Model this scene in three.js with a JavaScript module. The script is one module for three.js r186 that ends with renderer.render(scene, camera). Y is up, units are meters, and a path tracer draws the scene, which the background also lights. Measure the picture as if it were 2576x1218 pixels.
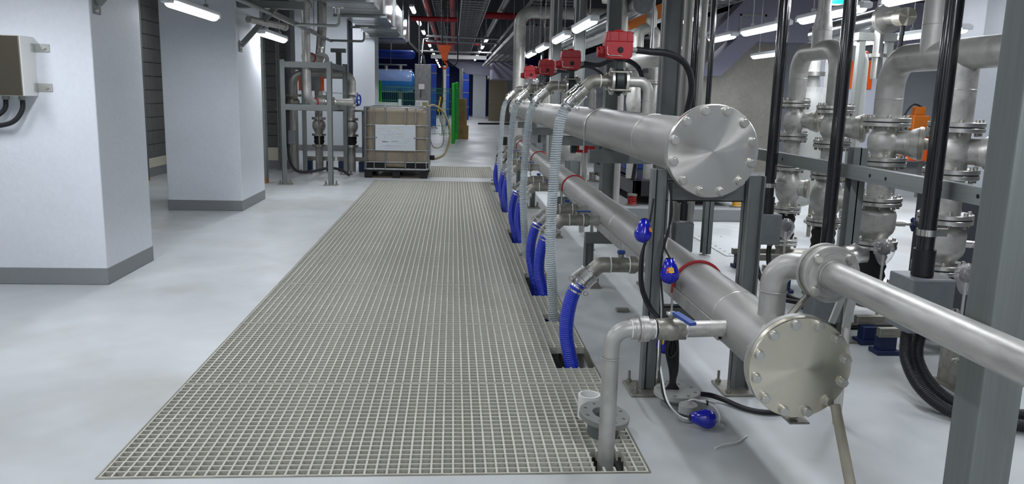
import * as THREE from 'three';
import { RoundedBoxGeometry } from 'three/addons/geometries/RoundedBoxGeometry.js';
import { mergeGeometries } from 'three/addons/utils/BufferGeometryUtils.js';
import { RectAreaLightUniformsLib } from 'three/addons/lights/RectAreaLightUniformsLib.js';

// ---------------------------------------------------------------- camera, exposure
const scene = new THREE.Scene();
scene.background = new THREE.Color(0x08090b);
const camera = new THREE.PerspectiveCamera(34.10, 2576 / 1218, 0.05, 200);
camera.position.set(0, 1.3, 0);
camera.rotation.order = 'YXZ';
camera.rotation.set(-10.3521 * Math.PI / 180, -4.4275 * Math.PI / 180, 1.4570 * Math.PI / 180);
const renderer = new THREE.WebGLRenderer({ antialias: true });
renderer.toneMapping = THREE.LinearToneMapping;
renderer.toneMappingExposure = 1.62;
renderer.shadowMap.enabled = true;
RectAreaLightUniformsLib.init();
const LAMP = 30;                       // luminance of every tube lamp in the hall

// ---------------------------------------------------------------- helpers
const V = (x, y, z) => new THREE.Vector3(x, y, z);
let seed = 7;
const rnd = () => { seed = (seed * 1664525 + 1013904223) >>> 0; return seed / 4294967296; };
const rr = (a, b) => a + (b - a) * rnd();
const taken = {};
function numbered(n) { const k = taken[n] = (taken[n] ?? -1) + 1; return k ? n + '_' + String(k).padStart(3, '0') : n; }
function thing(name, label, category, group) {
  const o = new THREE.Group(); o.name = numbered(name); o.userData = { label, category };
  if (group) o.userData.group = group;
  scene.add(o); return o;
}
function clean(g) {
  if (g.index) g = g.toNonIndexed();
  for (const k of Object.keys(g.attributes)) if (!['position', 'normal', 'uv'].includes(k)) g.deleteAttribute(k);
  g.morphAttributes = {}; return g;
}
function merge(gs) { gs = [gs].flat(9).filter(Boolean); return gs.length === 1 ? gs[0] : mergeGeometries(gs.map(clean)); }
function part(name, gs, m, parent, label) {
  const o = new THREE.Mesh(merge(gs), m); o.name = name; o.castShadow = o.receiveShadow = true;
  if (label) o.userData.label = label;
  parent.add(o); return o;
}
const each = (name, list, m, parent, label) => list.map(g => part(name, [g], m, parent, label));   // every piece a part of its own
function one(name, gs, m, label, category, group) {
  const o = part(numbered(name), gs, m, scene); o.userData = { label, category }; if (group) o.userData.group = group; return o;
}
function struct(name, gs, m) { const o = part(name, gs, m, scene); o.userData.kind = 'structure'; return o; }
function copyOf(o, label, group) { const c = o.clone(); c.name = numbered(o.name.replace(/_\d{3}$/, '')); c.userData = { ...o.userData, label }; if (group) c.userData.group = group; scene.add(c); return c; }
const xf = (g, { p = [0, 0, 0], r = [0, 0, 0], s } = {}) => { if (s) g.scale(...[s].flat().length === 1 ? [s, s, s] : s); g.rotateX(r[0]); g.rotateY(r[1]); g.rotateZ(r[2]); g.translate(...p); return g; };
function uvBox(g) { // uv in metres by dominant normal
  const P = g.attributes.position, N = g.attributes.normal, uv = new Float32Array(P.count * 2);
  for (let i = 0; i < P.count; i++) {
    const ax = Math.abs(N.getX(i)), ay = Math.abs(N.getY(i)), az = Math.abs(N.getZ(i));
    const a = ax > ay && ax > az ? [P.getZ(i), P.getY(i)] : ay > az ? [P.getX(i), P.getZ(i)] : [P.getX(i), P.getY(i)];
    uv[2 * i] = a[0]; uv[2 * i + 1] = a[1];
  }
  g.setAttribute('uv', new THREE.BufferAttribute(uv, 2)); return g;
}
// axis-aligned box given by two corners
function bx(x0, y0, z0, x1, y1, z1) { const g = new THREE.BoxGeometry(Math.abs(x1 - x0), Math.abs(y1 - y0), Math.abs(z1 - z0)); g.translate((x0 + x1) / 2, (y0 + y1) / 2, (z0 + z1) / 2); return uvBox(g); }
function rbx(x0, y0, z0, x1, y1, z1, r = 0.006, n = 2) { const g = new RoundedBoxGeometry(Math.abs(x1 - x0), Math.abs(y1 - y0), Math.abs(z1 - z0), n, r); g.translate((x0 + x1) / 2, (y0 + y1) / 2, (z0 + z1) / 2); return g; }
// place a geometry built along +y so that its +y goes along d, with its origin at p
function along(g, p, d) { const q = new THREE.Quaternion().setFromUnitVectors(V(0, 1, 0), V(...d).normalize()); g.applyQuaternion(q); g.translate(...p); return g; }
// straight cylinder from a to b
function rod(a, b, r, seg = 14, r2 = r) { const A = V(...a), B = V(...b), L = A.distanceTo(B); const g = new THREE.CylinderGeometry(r2, r, L, seg); g.translate(0, L / 2, 0); return along(g, a, B.sub(A).toArray()); }
// box-section bar from a to b (w across, h up)
function bar(a, b, w, h = w) {
  const A = V(...a), B = V(...b), L = A.distanceTo(B), d = B.clone().sub(A).normalize();
  const up = Math.abs(d.y) > 0.9 ? V(0, 0, 1) : V(0, 1, 0), side = up.clone().cross(d).normalize(), u = d.clone().cross(side);
  const g = new THREE.BoxGeometry(w, h, L); g.applyMatrix4(new THREE.Matrix4().makeBasis(side, u, d)); g.translate((A.x + B.x) / 2, (A.y + B.y) / 2, (A.z + B.z) / 2); return g;
}
// turned profile [[radius, height], ...] placed at p along d
function lathe(prof, p = [0, 0, 0], d = [0, 1, 0], seg = 28) {
  const pts = []; prof.forEach(([r, y], i) => { pts.push(new THREE.Vector2(Math.max(r, 0.00001), y)); });
  // hard edges: doubled points
  const hard = []; pts.forEach((q, i) => { hard.push(q); if (i && i < pts.length - 1) hard.push(q.clone()); });
  const segs = []; for (let i = 0; i + 1 < hard.length; i += 2) segs.push(new THREE.LatheGeometry([hard[i], hard[i + 1]], seg));
  return along(merge(segs), p, d);
}
function latheSmooth(prof, p = [0, 0, 0], d = [0, 1, 0], seg = 28) { return along(clean(new THREE.LatheGeometry(prof.map(([r, y]) => new THREE.Vector2(Math.max(r, 0.00001), y)), seg)), p, d); }
// polyline with rounded corners
function bend(pts, R, step = 0.14) {
  const P = pts.map(p => V(...p)), out = [P[0]];
  for (let i = 1; i < P.length - 1; i++) {
    const a = P[i - 1].clone().sub(P[i]), b = P[i + 1].clone().sub(P[i]); const la = a.length(), lb = b.length(); a.normalize(); b.normalize();
    const ang = Math.acos(THREE.MathUtils.clamp(-a.dot(b), -1, 1)); if (ang < 0.02) { out.push(P[i]); continue; }
    const rad = Array.isArray(R) ? R[i - 1] : R;
    let t = Math.min(rad * Math.tan(ang / 2), la * 0.499, lb * 0.499); const r = t / Math.tan(ang / 2);
    const c = P[i].clone().add(a.clone().add(b).normalize().multiplyScalar(r / Math.cos(ang / 2)));
    const s = P[i].clone().addScaledVector(a, t), e = P[i].clone().addScaledVector(b, t); const u = s.clone().sub(c), w = e.clone().sub(c);
    const n = Math.max(3, Math.ceil(ang / step)); const ax = u.clone().cross(w).normalize();
    for (let k = 0; k <= n; k++) out.push(c.clone().add(u.clone().applyAxisAngle(ax, ang * k / n)));
  }
  out.push(P[P.length - 1]); return out;
}
function smooth(pts, n = 40) { return new THREE.CatmullRomCurve3(pts.map(p => V(...p)), false, 'centripetal').getSpacedPoints(n); }
// tube along sampled points; r may be a function of (i, n)
function sweep(P, r, seg = 14, caps = true) {
  const n = P.length, pos = [], nor = [], uv = [], idx = []; let nrm = null, len = 0;
  const T = P.map((p, i) => (i === 0 ? P[1].clone().sub(p) : i === n - 1 ? p.clone().sub(P[i - 1]) : P[i + 1].clone().sub(P[i - 1])).normalize());
  const R = P.map((p, i) => typeof r === 'function' ? r(i, n) : r);
  const L = [0]; for (let i = 1; i < n; i++) L.push(L[i - 1] + P[i].distanceTo(P[i - 1]));
  for (let i = 0; i < n; i++) {
    if (!nrm) { nrm = Math.abs(T[0].y) > 0.9 ? V(1, 0, 0) : V(0, 1, 0); }
    nrm = nrm.clone().sub(T[i].clone().multiplyScalar(nrm.dot(T[i]))).normalize(); const bi = T[i].clone().cross(nrm);
    const i0 = Math.max(0, i - 1), i1 = Math.min(n - 1, i + 1), slope = (R[i1] - R[i0]) / Math.max(1e-6, L[i1] - L[i0]);
    for (let k = 0; k <= seg; k++) {
      const a = k / seg * Math.PI * 2, c = Math.cos(a), s = Math.sin(a); const d = nrm.clone().multiplyScalar(c).addScaledVector(bi, s);
      pos.push(P[i].x + d.x * R[i], P[i].y + d.y * R[i], P[i].z + d.z * R[i]); const m = d.clone().addScaledVector(T[i], -slope).normalize(); nor.push(m.x, m.y, m.z); uv.push(k / seg * 6.283 * R[0], L[i]);
    }
  }
  for (let i = 0; i < n - 1; i++) for (let k = 0; k < seg; k++) { const a = i * (seg + 1) + k, b = a + seg + 1; idx.push(a, a + 1, b, b, a + 1, b + 1); }
  if (caps) for (const e of [0, n - 1]) {
    const base = pos.length / 3, sg = e ? 1 : -1; pos.push(P[e].x, P[e].y, P[e].z); nor.push(T[e].x * sg, T[e].y * sg, T[e].z * sg); uv.push(0, 0);
    for (let k = 0; k <= seg; k++) { const j = (e * (seg + 1) + k) * 3; pos.push(pos[j], pos[j + 1], pos[j + 2]); nor.push(T[e].x * sg, T[e].y * sg, T[e].z * sg); uv.push(0, 0); }
    for (let k = 0; k < seg; k++) e ? idx.push(base, base + 1 + k, base + 2 + k) : idx.push(base, base + 2 + k, base + 1 + k);
  }
  const g = new THREE.BufferGeometry(); g.setAttribute('position', new THREE.Float32BufferAttribute(pos, 3)); g.setAttribute('normal', new THREE.Float32BufferAttribute(nor, 3)); g.setAttribute('uv', new THREE.Float32BufferAttribute(uv, 2)); g.setIndex(idx); return g;
}
const pipe = (pts, r, R = r * 3, seg = 20) => sweep(bend(pts, R), r, seg);
const cable = (pts, r, n = 36, seg = 8) => sweep(smooth(pts, n), r, seg);
// ribbed hose or conduit: pitch between ribs, depth of the rib
function ribbed(pts, r, pitch, depth, seg = 14, samples = 60) {
  const C = new THREE.CatmullRomCurve3(smooth(pts, samples)), len = C.getLength(), n = Math.round(len / pitch) * 4; const P = C.getSpacedPoints(n);
  return sweep(P, i => r + depth * [0, 0.8, 1, 0.8][i % 4], seg);
}
// H or channel sections, vertical from y0 to y1 centred on (x, z); web along the given axis
function hpost(x, z, y0, y1, w = 0.125, d = 0.125, t = 0.009, axis = 'x') { // flanges face +-axis
  return axis === 'x' ? [bx(x - d / 2, y0, z - w / 2, x - d / 2 + t, y1, z + w / 2), bx(x + d / 2 - t, y0, z - w / 2, x + d / 2, y1, z + w / 2), bx(x - d / 2, y0, z - t / 2, x + d / 2, y1, z + t / 2)]
    : [bx(x - w / 2, y0, z - d / 2, x + w / 2, y1, z - d / 2 + t), bx(x - w / 2, y0, z + d / 2 - t, x + w / 2, y1, z + d / 2), bx(x - t / 2, y0, z - d / 2, x + t / 2, y1, z + d / 2)];
}
const hex = (p, d, r, h) => along(new THREE.CylinderGeometry(r, r, h, 6).translate(0, h / 2, 0), p, d);
const sharedBolt = {};
function boltMesh(name, r, h, m, parent, p, d, spin = 0) { // hexagonal bolt head with a washer, shared geometry
  const key = r + '_' + h;
  if (!sharedBolt[key]) { const hx = new THREE.CylinderGeometry(r * 0.97, r, h, 6).translate(0, h / 2, 0); const w = new THREE.CylinderGeometry(r * 1.12, r * 1.12, h * 0.14, 14).translate(0, h * 0.07, 0); const dot = new THREE.CylinderGeometry(r * 0.72, r * 0.8, h * 0.1, 14).translate(0, h * 1.04, 0); sharedBolt[key] = merge([hx, w, dot]); }
  const o = new THREE.Mesh(sharedBolt[key], m); o.name = name; o.castShadow = o.receiveShadow = true; o.position.set(...p);
  o.quaternion.setFromUnitVectors(V(0, 1, 0), V(...d).normalize()); o.rotateY(spin); parent.add(o); return o;
}

// ---------------------------------------------------------------- procedural textures
function hash(x, y, s) { let h = (x * 374761393 + y * 668265263 + s * 144269504) | 0; h = Math.imul(h ^ (h >>> 13), 1274126177); return ((h ^ (h >>> 16)) >>> 0) / 4294967296; }
function vnoise(x, y, per, s) { // tiling value noise
  const xi = Math.floor(x), yi = Math.floor(y), fx = x - xi, fy = y - yi, u = fx * fx * (3 - 2 * fx), v = fy * fy * (3 - 2 * fy), m = a => ((a % per) + per) % per;
  const a = hash(m(xi), m(yi), s), b = hash(m(xi + 1), m(yi), s), c = hash(m(xi), m(yi + 1), s), d = hash(m(xi + 1), m(yi + 1), s);
  return a + (b - a) * u + (c - a) * v + (a - b - c + d) * u * v;
}
function fbm(u, v, per, s, oct = 4) { let t = 0, a = 0.5, n = 0; for (let o = 0; o < oct; o++) { t += a * vnoise(u * per, v * per, per, s + o); n += a; per *= 2; a *= 0.5; } return t / n; }
function tex(w, h, fn, srgb = true, rep = [1, 1]) {
  const d = new Uint8Array(w * h * 4);
  for (let y = 0; y < h; y++) for (let x = 0; x < w; x++) { const c = fn(x / w, y / h), i = (y * w + x) * 4; d[i] = c[0]; d[i + 1] = c[1]; d[i + 2] = c[2]; d[i + 3] = 255; }
  const t = new THREE.DataTexture(d, w, h); t.wrapS = t.wrapT = THREE.RepeatWrapping; t.magFilter = THREE.LinearFilter; t.minFilter = THREE.LinearMipmapLinearFilter; t.generateMipmaps = true;
  if (srgb) t.colorSpace = THREE.SRGBColorSpace; t.repeat.set(...rep); t.needsUpdate = true; return t;
}
const cl = v => Math.max(0, Math.min(255, v));
const grey = v => [cl(v), cl(v), cl(v)];
function canvasTex(w, h, draw) { const c = document.createElement('canvas'); c.width = w; c.height = h; draw(c.getContext('2d'), w, h); const t = new THREE.CanvasTexture(c); t.colorSpace = THREE.SRGBColorSpace; return t; }
const std = (color, rough = 0.6, metal = 0, more = {}) => new THREE.MeshStandardMaterial({ color, roughness: rough, metalness: metal, ...more });
const phys = (o) => new THREE.MeshPhysicalMaterial(o);

const floorTex = tex(1024, 1024, (u, v) => { const n = fbm(u, v, 5, 11, 6), q = fbm(u, v, 40, 31, 3), st = Math.max(0, fbm(u, v, 9, 57, 5) - 0.58) * 3; const k = 190 + (n - 0.5) * 26 + (q - 0.5) * 12 - st * 24; return [cl(k - 3 + st * 4), cl(k + 1), cl(k + 1 - st * 6)]; }, true, [0.16, 0.16]);
const floorRough = tex(512, 512, (u, v) => { const n = fbm(u, v, 7, 71, 5); return grey(60 + n * 110); }, false, [0.22, 0.22]);
const floorBump = tex(512, 512, (u, v) => grey(fbm(u, v, 24, 91, 4) * 255), false, [0.5, 0.5]);
const paintTex = tex(512, 512, (u, v) => { const n = fbm(u, v, 6, 5, 4), q = fbm(u, v, 90, 6, 2); return grey(240 + (n - 0.5) * 8 + (q - 0.5) * 6); }, true, [0.5, 0.5]);
const orangePeel = tex(256, 256, (u, v) => grey(fbm(u, v, 40, 9, 2) * 255), false, [1.6, 1.6]);
const steelTex = tex(512, 512, (u, v) => { const n = fbm(u, v, 4, 21, 5), q = fbm(u, v, 16, 22, 4), m = Math.max(0, fbm(u, v, 8, 23, 5) - 0.55) * 2.4; const k = 196 + (n - 0.5) * 46 + (q - 0.5) * 22 - m * 38; return [cl(k), cl(k), cl(k - 3)]; }, true, [1.2, 1.2]);
const steelRough = tex(256, 256, (u, v) => grey(110 + fbm(u, v, 8, 41, 4) * 70), false, [1.2, 1.2]);
const galvTex = tex(512, 512, (u, v) => { const n = fbm(u, v, 14, 61, 3), q = fbm(u, v, 3, 62, 3); return grey(188 + (n - 0.5) * 44 + (q - 0.5) * 20); }, true, [1.5, 1.5]);
const dirtTex = tex(512, 512, (u, v) => { const n = fbm(u, v, 5, 81, 5), q = fbm(u, v, 30, 82, 3); const k = 214 + (n - 0.5) * 34 + (q - 0.5) * 18; return [cl(k), cl(k - 1), cl(k - 7)]; }, true, [0.8, 0.8]);
const boxTex = tex(256, 256, (u, v) => { const n = fbm(u, v * 0.3, 20, 101, 3); return [cl(196 + n * 20), cl(160 + n * 18), cl(116 + n * 16)]; });
const concTex = tex(512, 512, (u, v) => { const n = fbm(u, v, 4, 111, 6), q = fbm(u, v, 60, 112, 2); const k = 168 + (n - 0.5) * 40 + (q - 0.5) * 14; return [cl(k + 2), cl(k), cl(k - 5)]; }, true, [0.35, 0.35]);
const plasticTex = tex(512, 512, (u, v) => { const n = fbm(u, v, 4, 121, 5), q = fbm(u, v, 12, 122, 4); const k = 205 + (n - 0.5) * 46 + (q - 0.5) * 18; return [cl(k + 2), cl(k - 6), cl(k - 20)]; }, true, [0.9, 0.9]);

// ---------------------------------------------------------------- materials
const M = {
  floor: phys({ color: 0xffffff, map: floorTex, roughness: 0.95, roughnessMap: floorRough, bumpMap: floorBump, bumpScale: 0.0008, clearcoat: 0.16, clearcoatRoughness: 0.3 }),
  wall: std(0xe9eef4, 0.62, 0, { map: paintTex, bumpMap: orangePeel, bumpScale: 0.0006 }),
  skirt: std(0x8d9092, 0.55, 0, { map: paintTex }),
  soffit: std(0x8b8b9c, 0.8, 0, { map: paintTex }),
  darkCeil: std(0x3c3f44, 0.95),
  conc: std(0xf4f2ea, 0.85, 0, { map: concTex }),
  block: [0xa5a9ab, 0x9fa3a5, 0xabafb1].map(c => std(c, 0.85, 0, { map: concTex })),
  mortar: std(0x6d7072, 0.95),
  beige: std(0xd8d2bf, 0.7),
  pit: std(0xa3a49c, 0.9, 0, { map: concTex }),
  grate: std(0xe6e5dd, 0.62, 0, { map: dirtTex }),
  frameSteel: std(0xb9b6a8, 0.5, 0.6, { map: steelTex }),
  steel: std(0xdfdeda, 0.74, 0.42, { map: steelTex, roughnessMap: steelRough }),
  steelSmooth: std(0xd2d0ca, 0.28, 0.9),
  steelDark: std(0xbdb9b0, 0.42, 0.6, { map: steelTex }),
  bolt: std(0xc7c5be, 0.32, 0.85),
  chrome: std(0xdedcd6, 0.16, 1),
  turned: phys({ color: 0xe2dfd7, metalness: 0.92, roughness: 0.2, anisotropy: 0.96 }),
  turnedWarm: phys({ color: 0xd6d0bf, metalness: 0.88, roughness: 0.22, anisotropy: 0.96 }),
  greyPaint: std(0x858b8d, 0.5, 0, { map: dirtTex }),
  jbox: std(0x7c8289, 0.45, 0, { map: dirtTex }),
  black: std(0x16181a, 0.38),
  blackGloss: phys({ color: 0x0d0f11, roughness: 0.2, clearcoat: 0.7, clearcoatRoughness: 0.08 }),
  rubber: std(0x131415, 0.75),
  cable: std(0x15171a, 0.5),
  white: std(0xe6e6e2, 0.55),
  ptfe: std(0xe9e9e6, 0.7),
  pvcGrey: std(0xa2a6a6, 0.5, 0, { map: dirtTex }),
  pvcLight: std(0xc9cccb, 0.5, 0, { map: dirtTex }),
  blueHose: phys({ color: 0x0a2fb8, roughness: 0.32, clearcoat: 0.3, clearcoatRoughness: 0.2 }),
  blueFloat: phys({ color: 0x0c16a8, roughness: 0.24, clearcoat: 0.5, clearcoatRoughness: 0.12 }),
  blueGrip: std(0x2c4a92, 0.5),
  blueDark: std(0x15264f, 0.5),
  bluePaint: std(0x16316e, 0.42),
  blueBright: std(0x1b45b8, 0.5),
  red: phys({ color: 0x9c0210, roughness: 0.5, clearcoat: 0.15, clearcoatRoughness: 0.15 }),
  redDull: std(0xa8242c, 0.6),
  redPipe: std(0x9c1526, 0.5),
  valveGreen: std(0x14211f, 0.5),
  orange: std(0xcf500a, 0.45),
  orangeDull: std(0xb86316, 0.55),
  yellow: std(0xe0a818, 0.45),
  green: std(0x3bd046, 0.55),
  galv: std(0xd5d8d8, 0.36, 0.8, { map: galvTex }),
  galvShiny: std(0xdcdfe0, 0.2, 0.95, { map: galvTex }),
  tank: phys({ color: 0xb5afa2, map: plasticTex, roughness: 0.5 }),
  label: std(0xbfc4c6, 0.34, 0.6, { map: galvTex }),
  clear: phys({ color: 0xdfe6e9, roughness: 0.16, transmission: 0.78, thickness: 0, ior: 1.45 }),
  clearRib: phys({ color: 0xe6ebec, roughness: 0.25, transmission: 0.35, thickness: 0 }),
  film: phys({ color: 0xffffff, roughness: 0.12, transmission: 0.86, thickness: 0 }),
  blueFilm: phys({ color: 0x2a86d8, roughness: 0.25, clearcoat: 0.6, clearcoatRoughness: 0.15 }),
  carton: std(0xffffff, 0.8, 0, { map: boxTex }),
  doorBrown: std(0x847a64, 0.6),
  rust: std(0x8d6a48, 0.85),
  lampGlow: std(0xffffff, 0.5, 0, { emissive: 0xf4f8ff, emissiveIntensity: 9 }),
  lampBody: std(0xd7dadc, 0.5),
};

// ================================================================ THE HALL
{ // floor slab with two grated channels
  const sh = new THREE.Shape([[-8, 3], [14, 3], [14, -62], [-8, -62]].map(([x, z]) => new THREE.Vector2(x, -z)));
  for (const [z0, z1] of [[-2.57, -12.23], [-12.88, -14.9]]) sh.holes.push(new THREE.Path([[-1.19, z0], [-1.19, z1], [0.715, z1], [0.715, z0]].map(([x, z]) => new THREE.Vector2(x, -z))));
  const g = new THREE.ExtrudeGeometry(sh, { depth: 0.25, bevelEnabled: false }); g.rotateX(-Math.PI / 2); g.translate(0, -0.25, 0);
  struct('floor', uvBox(clean(g)), M.floor);
  const w = [];
  for (const [z0, z1] of [[-2.57, -12.23], [-12.88, -14.9]]) w.push(bx(-1.39, -0.95, z0 + 0.2, -1.19, -0.25, z1 - 0.2), bx(0.715, -0.95, z0 + 0.2, 0.915, -0.25, z1 - 0.2), bx(-1.19, -0.95, z0, 0.715, -0.25, z0 + 0.2), bx(-1.19, -0.95, z1 - 0.2, 0.715, -0.25, z1));
  struct('wall_channel', w, M.pit);
  struct('floor_channel', [bx(-1.4, -1.1, -2.3, 0.93, -0.95, -12.5), bx(-1.4, -1.1, -12.6, 0.93, -0.95, -15.2)], M.pit);
  // steel angle let into the edge of each channel
  const a = [];
  for (const [z0, z1] of [[-2.57, -12.23], [-12.88, -14.9]]) a.push(bx(-1.192, -0.06, z0, -1.186, 0.002, z1), bx(0.711, -0.06, z0, 0.717, 0.002, z1), bx(-1.19, -0.06, z0 - 0.004, 0.715, 0.002, z0 + 0.004), bx(-1.19, -0.06, z1 - 0.004, 0.715, 0.002, z1 + 0.004));
  struct('trim_1', a, M.frameSteel);
}
// shell
struct('ceiling', [bx(-8, 4.1, 3, 14, 4.35, -62)], M.darkCeil);
struct('wall_front', [bx(-8.2, -0.3, 3, 14.2, 4.35, 3.2)], M.wall);
struct('wall_far', [bx(-8, 0, -57, 14, 4.1, -57.2)], std(0x1d2b6e, 0.6));
struct('wall_right', [bx(13.8, 0, 3, 14, 4.1, -62)], M.wall);
{ // block wall on the left: every block a piece, in straight stacks with recessed joints
  const back = new THREE.Group(); back.name = 'wall_left'; back.userData.kind = 'structure'; scene.add(back);
  part('core', [bx(-4.9, 0, 3, -4.51, 4.1, -13.9), bx(-8, 0, -13.91, -2.75, 4.1, -14.3)], M.mortar, back);
  part('base_course', [bx(-4.52, 0, 3, -4.49, 0.14, -13.9), bx(-4.5, 0, -13.88, -2.74, 0.14, -13.9)], M.skirt, back);
  part('beige_band', [bx(-4.51, 0.14, 3, -4.485, 0.28, -13.89), bx(-4.5, 0.14, -13.875, -2.74, 0.36, -13.9)], M.beige, back);
  const gz = bx(-0.015, -0.094, -0.194, 0.015, 0.094, 0.194), gx = bx(-0.194, -0.094, -0.015, 0.194, 0.094, 0.015);
  let n = 0; const blk = (g, x, y, z) => { const o = new THREE.Mesh(g, M.block[(n * 7 + (n >> 2)) % 3]); o.name = n ? 'block_' + String(n).padStart(3, '0') : 'block'; n++; o.castShadow = o.receiveShadow = true; o.position.set(x, y, z); back.add(o); };
  for (let r = 0; r < 15; r++) { for (let c = 0; c < 8; c++) blk(gz, -4.505, 0.38 + r * 0.2, -13.69 + c * 0.4); for (let c = 0; c < 4; c++) blk(gx, -4.29 + c * 0.4 + 0.05, 0.46 + r * 0.2, -13.895); }
}
// square painted columns with a grey base, left of the channel
function column(name, x0, x1, z0, z1, y1 = 4.1) {
  const g = new THREE.Group(); g.name = name; g.userData.kind = 'structure'; scene.add(g);
  part('shaft', [rbx(x0, 0.0, z0, x1, y1, z1, 0.008)].map(uvBox), M.wall, g);
  part('painted_base', [uvBox(rbx(x0 - 0.003, 0.0, z0 + 0.003, x1 + 0.003, 0.115, z1 - 0.003, 0.006))], M.skirt, g);
  return g;
}
column('wall_column_near', -3.4, -2.29, -5.33, -6.14);
column('wall_column_second', -3.09, -2.30, -8.8, -9.86);
column('wall_column_right', 7.77, 8.6, -11.45, -12.3);
column('wall_column_behind', -3.4, -2.29, -1.3, -2.1);
{ // white partition behind the left pump frame, with a dark slot between its two halves
  struct('wall_partition', [bx(-5.5, 0.13, -18.4, -2.39, 4.1, -18.7), bx(-2.216, 0.13, -18.0, -1.74, 4.1, -18.9)], M.wall);
  struct('baseboard_partition', [bx(-5.5, 0, -18.385, -2.385, 0.13, -18.7), bx(-2.222, 0, -17.985, -1.734, 0.13, -18.9)], M.skirt);
  struct('wall_slot', [bx(-2.39, 0, -18.66, -2.216, 4.1, -18.7)], std(0x2c3140, 0.5));
}
// right-hand side: concrete wall, white wall, dark painted beams with a haunch
{
  const sh = new THREE.Shape([[4.3, 0], [6.15, 0], [6.15, 2.5], [5.51, 2.42], [4.87, 1.79], [4.3, 1.77]].map(p => new THREE.Vector2(...p)));
  const g = new THREE.ExtrudeGeometry(sh, { depth: 0.3, bevelEnabled: false }); g.translate(0, 0, -15.3);
  struct('wall_concrete', [uvBox(clean(g)), bx(6.15, 0, -15.02, 6.22, 2.5, -15.3)], M.conc);
}
struct('wall_back_right', [bx(6.22, 0, -17, 13.8, 4.1, -17.3), bx(6.15, 0, -15.3, 6.3, 4.1, -17)], M.wall);
struct('baseboard_back_right', [bx(6.3, 0, -16.985, 13.8, 0.12, -17)], M.skirt);
{
  const hole = new THREE.Shape([[4.4, 1.77], [4.87, 1.79], [5.51, 2.42], [13.8, 2.47], [13.8, 3.4], [5.45, 3.4], [4.63, 2.49], [5.12, 2.46], [4.58, 1.95], [4.4, 1.93]].map(p => new THREE.Vector2(...p)));
  const g = new THREE.ExtrudeGeometry(hole, { depth: 0.5, bevelEnabled: false }); g.translate(0, 0, -14.95);
  struct('ceiling_beam_right', [uvBox(clean(g))], M.soffit);
  struct('ceiling_right', [bx(2.6, 3.2, -5, 13.8, 3.35, -14.5)], M.darkCeil);
}
// far end of the corridor
struct('wall_far_right', [bx(2.96, 0, -44.4, 6.4, 3, -44.6), bx(1.86, 2.32, -44.4, 2.96, 3, -44.6), bx(6.3, 0, -17, 6.5, 3.4, -46), bx(1.2, 0, -50.0, 2.0, 2.7, -50.2)], M.wall);
{
  const sh = new THREE.Shape([[-3.2, 4.1], [-1.2, 4.1], [-0.2, 2.95], [0.6, 2.4], [3.6, 2.25], [3.6, 2.95], [1.6, 2.95], [0.9, 3.0], [0.55, 3.25], [0.0, 4.1]].map(p => new THREE.Vector2(...p)));
  const g = new THREE.ExtrudeGeometry(sh, { depth: 0.5, bevelEnabled: false }); g.translate(0, 0, -40);
  struct('ceiling_beam_far', [uvBox(clean(g))], M.soffit);
}
struct('ceiling_box_far', [bx(1.45, 1.98, -30, 2.5, 2.62, -32.5)], M.soffit);
{ // brown door standing in the far wall
  const d = new THREE.Group(); d.name = 'door_1'; d.userData.kind = 'structure'; scene.add(d);
  part('leaf', [rbx(1.92, 0.02, -43.9, 2.82, 2.25, -43.95, 0.01)], M.doorBrown, d);
  part('frame', [bx(2.84, 0, -43.85, 2.95, 2.3, -44.4), bx(1.86, 2.26, -43.85, 2.95, 2.32, -44.4)], M.doorBrown, d);
  part('handle', [pipe([[1.98, 1.02, -43.9], [1.98, 1.02, -43.84], [2.12, 1.02, -43.84]], 0.018, 0.02, 8)], M.chrome, d);
}
// ================================================================ TUBE LAMPS
const lampGeo = {
  tray: merge([rbx(-0.05, 0, -0.62, 0.05, 0.045, 0.62, 0.015), rbx(-0.045, -0.02, -0.66, 0.045, 0.03, -0.6, 0.012), rbx(-0.045, -0.02, 0.6, 0.045, 0.03, 0.66, 0.012)]),
  glow: (() => { const g = new THREE.CapsuleGeometry(0.045, 1.11, 6, 16); g.rotateX(Math.PI / 2); g.scale(1, 0.8, 1); g.translate(0, -0.012, 0); return clean(g); })(),
  clip: merge([rbx(-0.055, -0.02, -0.012, 0.055, 0.05, 0.012, 0.004)]),
};
function lamp(x, y, z, label, group, ceilY) {
  const t = thing('tube_lamp', label, 'lamp', group); t.position.set(x, y, z);
  part('housing', [lampGeo.tray], M.lampBody, t); part('diffuser', [lampGeo.glow], M.lampGlow, t);
  for (const s of [-0.35, 0.35]) part('hanger', [rod([0, 0.04, s], [0, ceilY - y - 0.002, s], 0.005, 6), rbx(-0.02, 0.04, s - 0.01, 0.02, 0.08, s + 0.01, 0.003)], M.galv, t);
  const l = new THREE.RectAreaLight(0xf3f7ff, LAMP, 0.085, 1.12); l.position.set(x, y - 0.056, z); l.lookAt(x, y - 2, z); l.name = 'tube_light'; l.castShadow = true; scene.add(l);
  return t;
}
const nth = ['first', 'second', 'third', 'fourth', 'fifth', 'sixth', 'seventh', 'eighth', 'ninth', 'tenth', 'eleventh', 'twelfth', 'thirteenth', 'fourteenth', 'fifteenth', 'sixteenth', 'seventeenth', 'eighteenth'];
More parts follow.
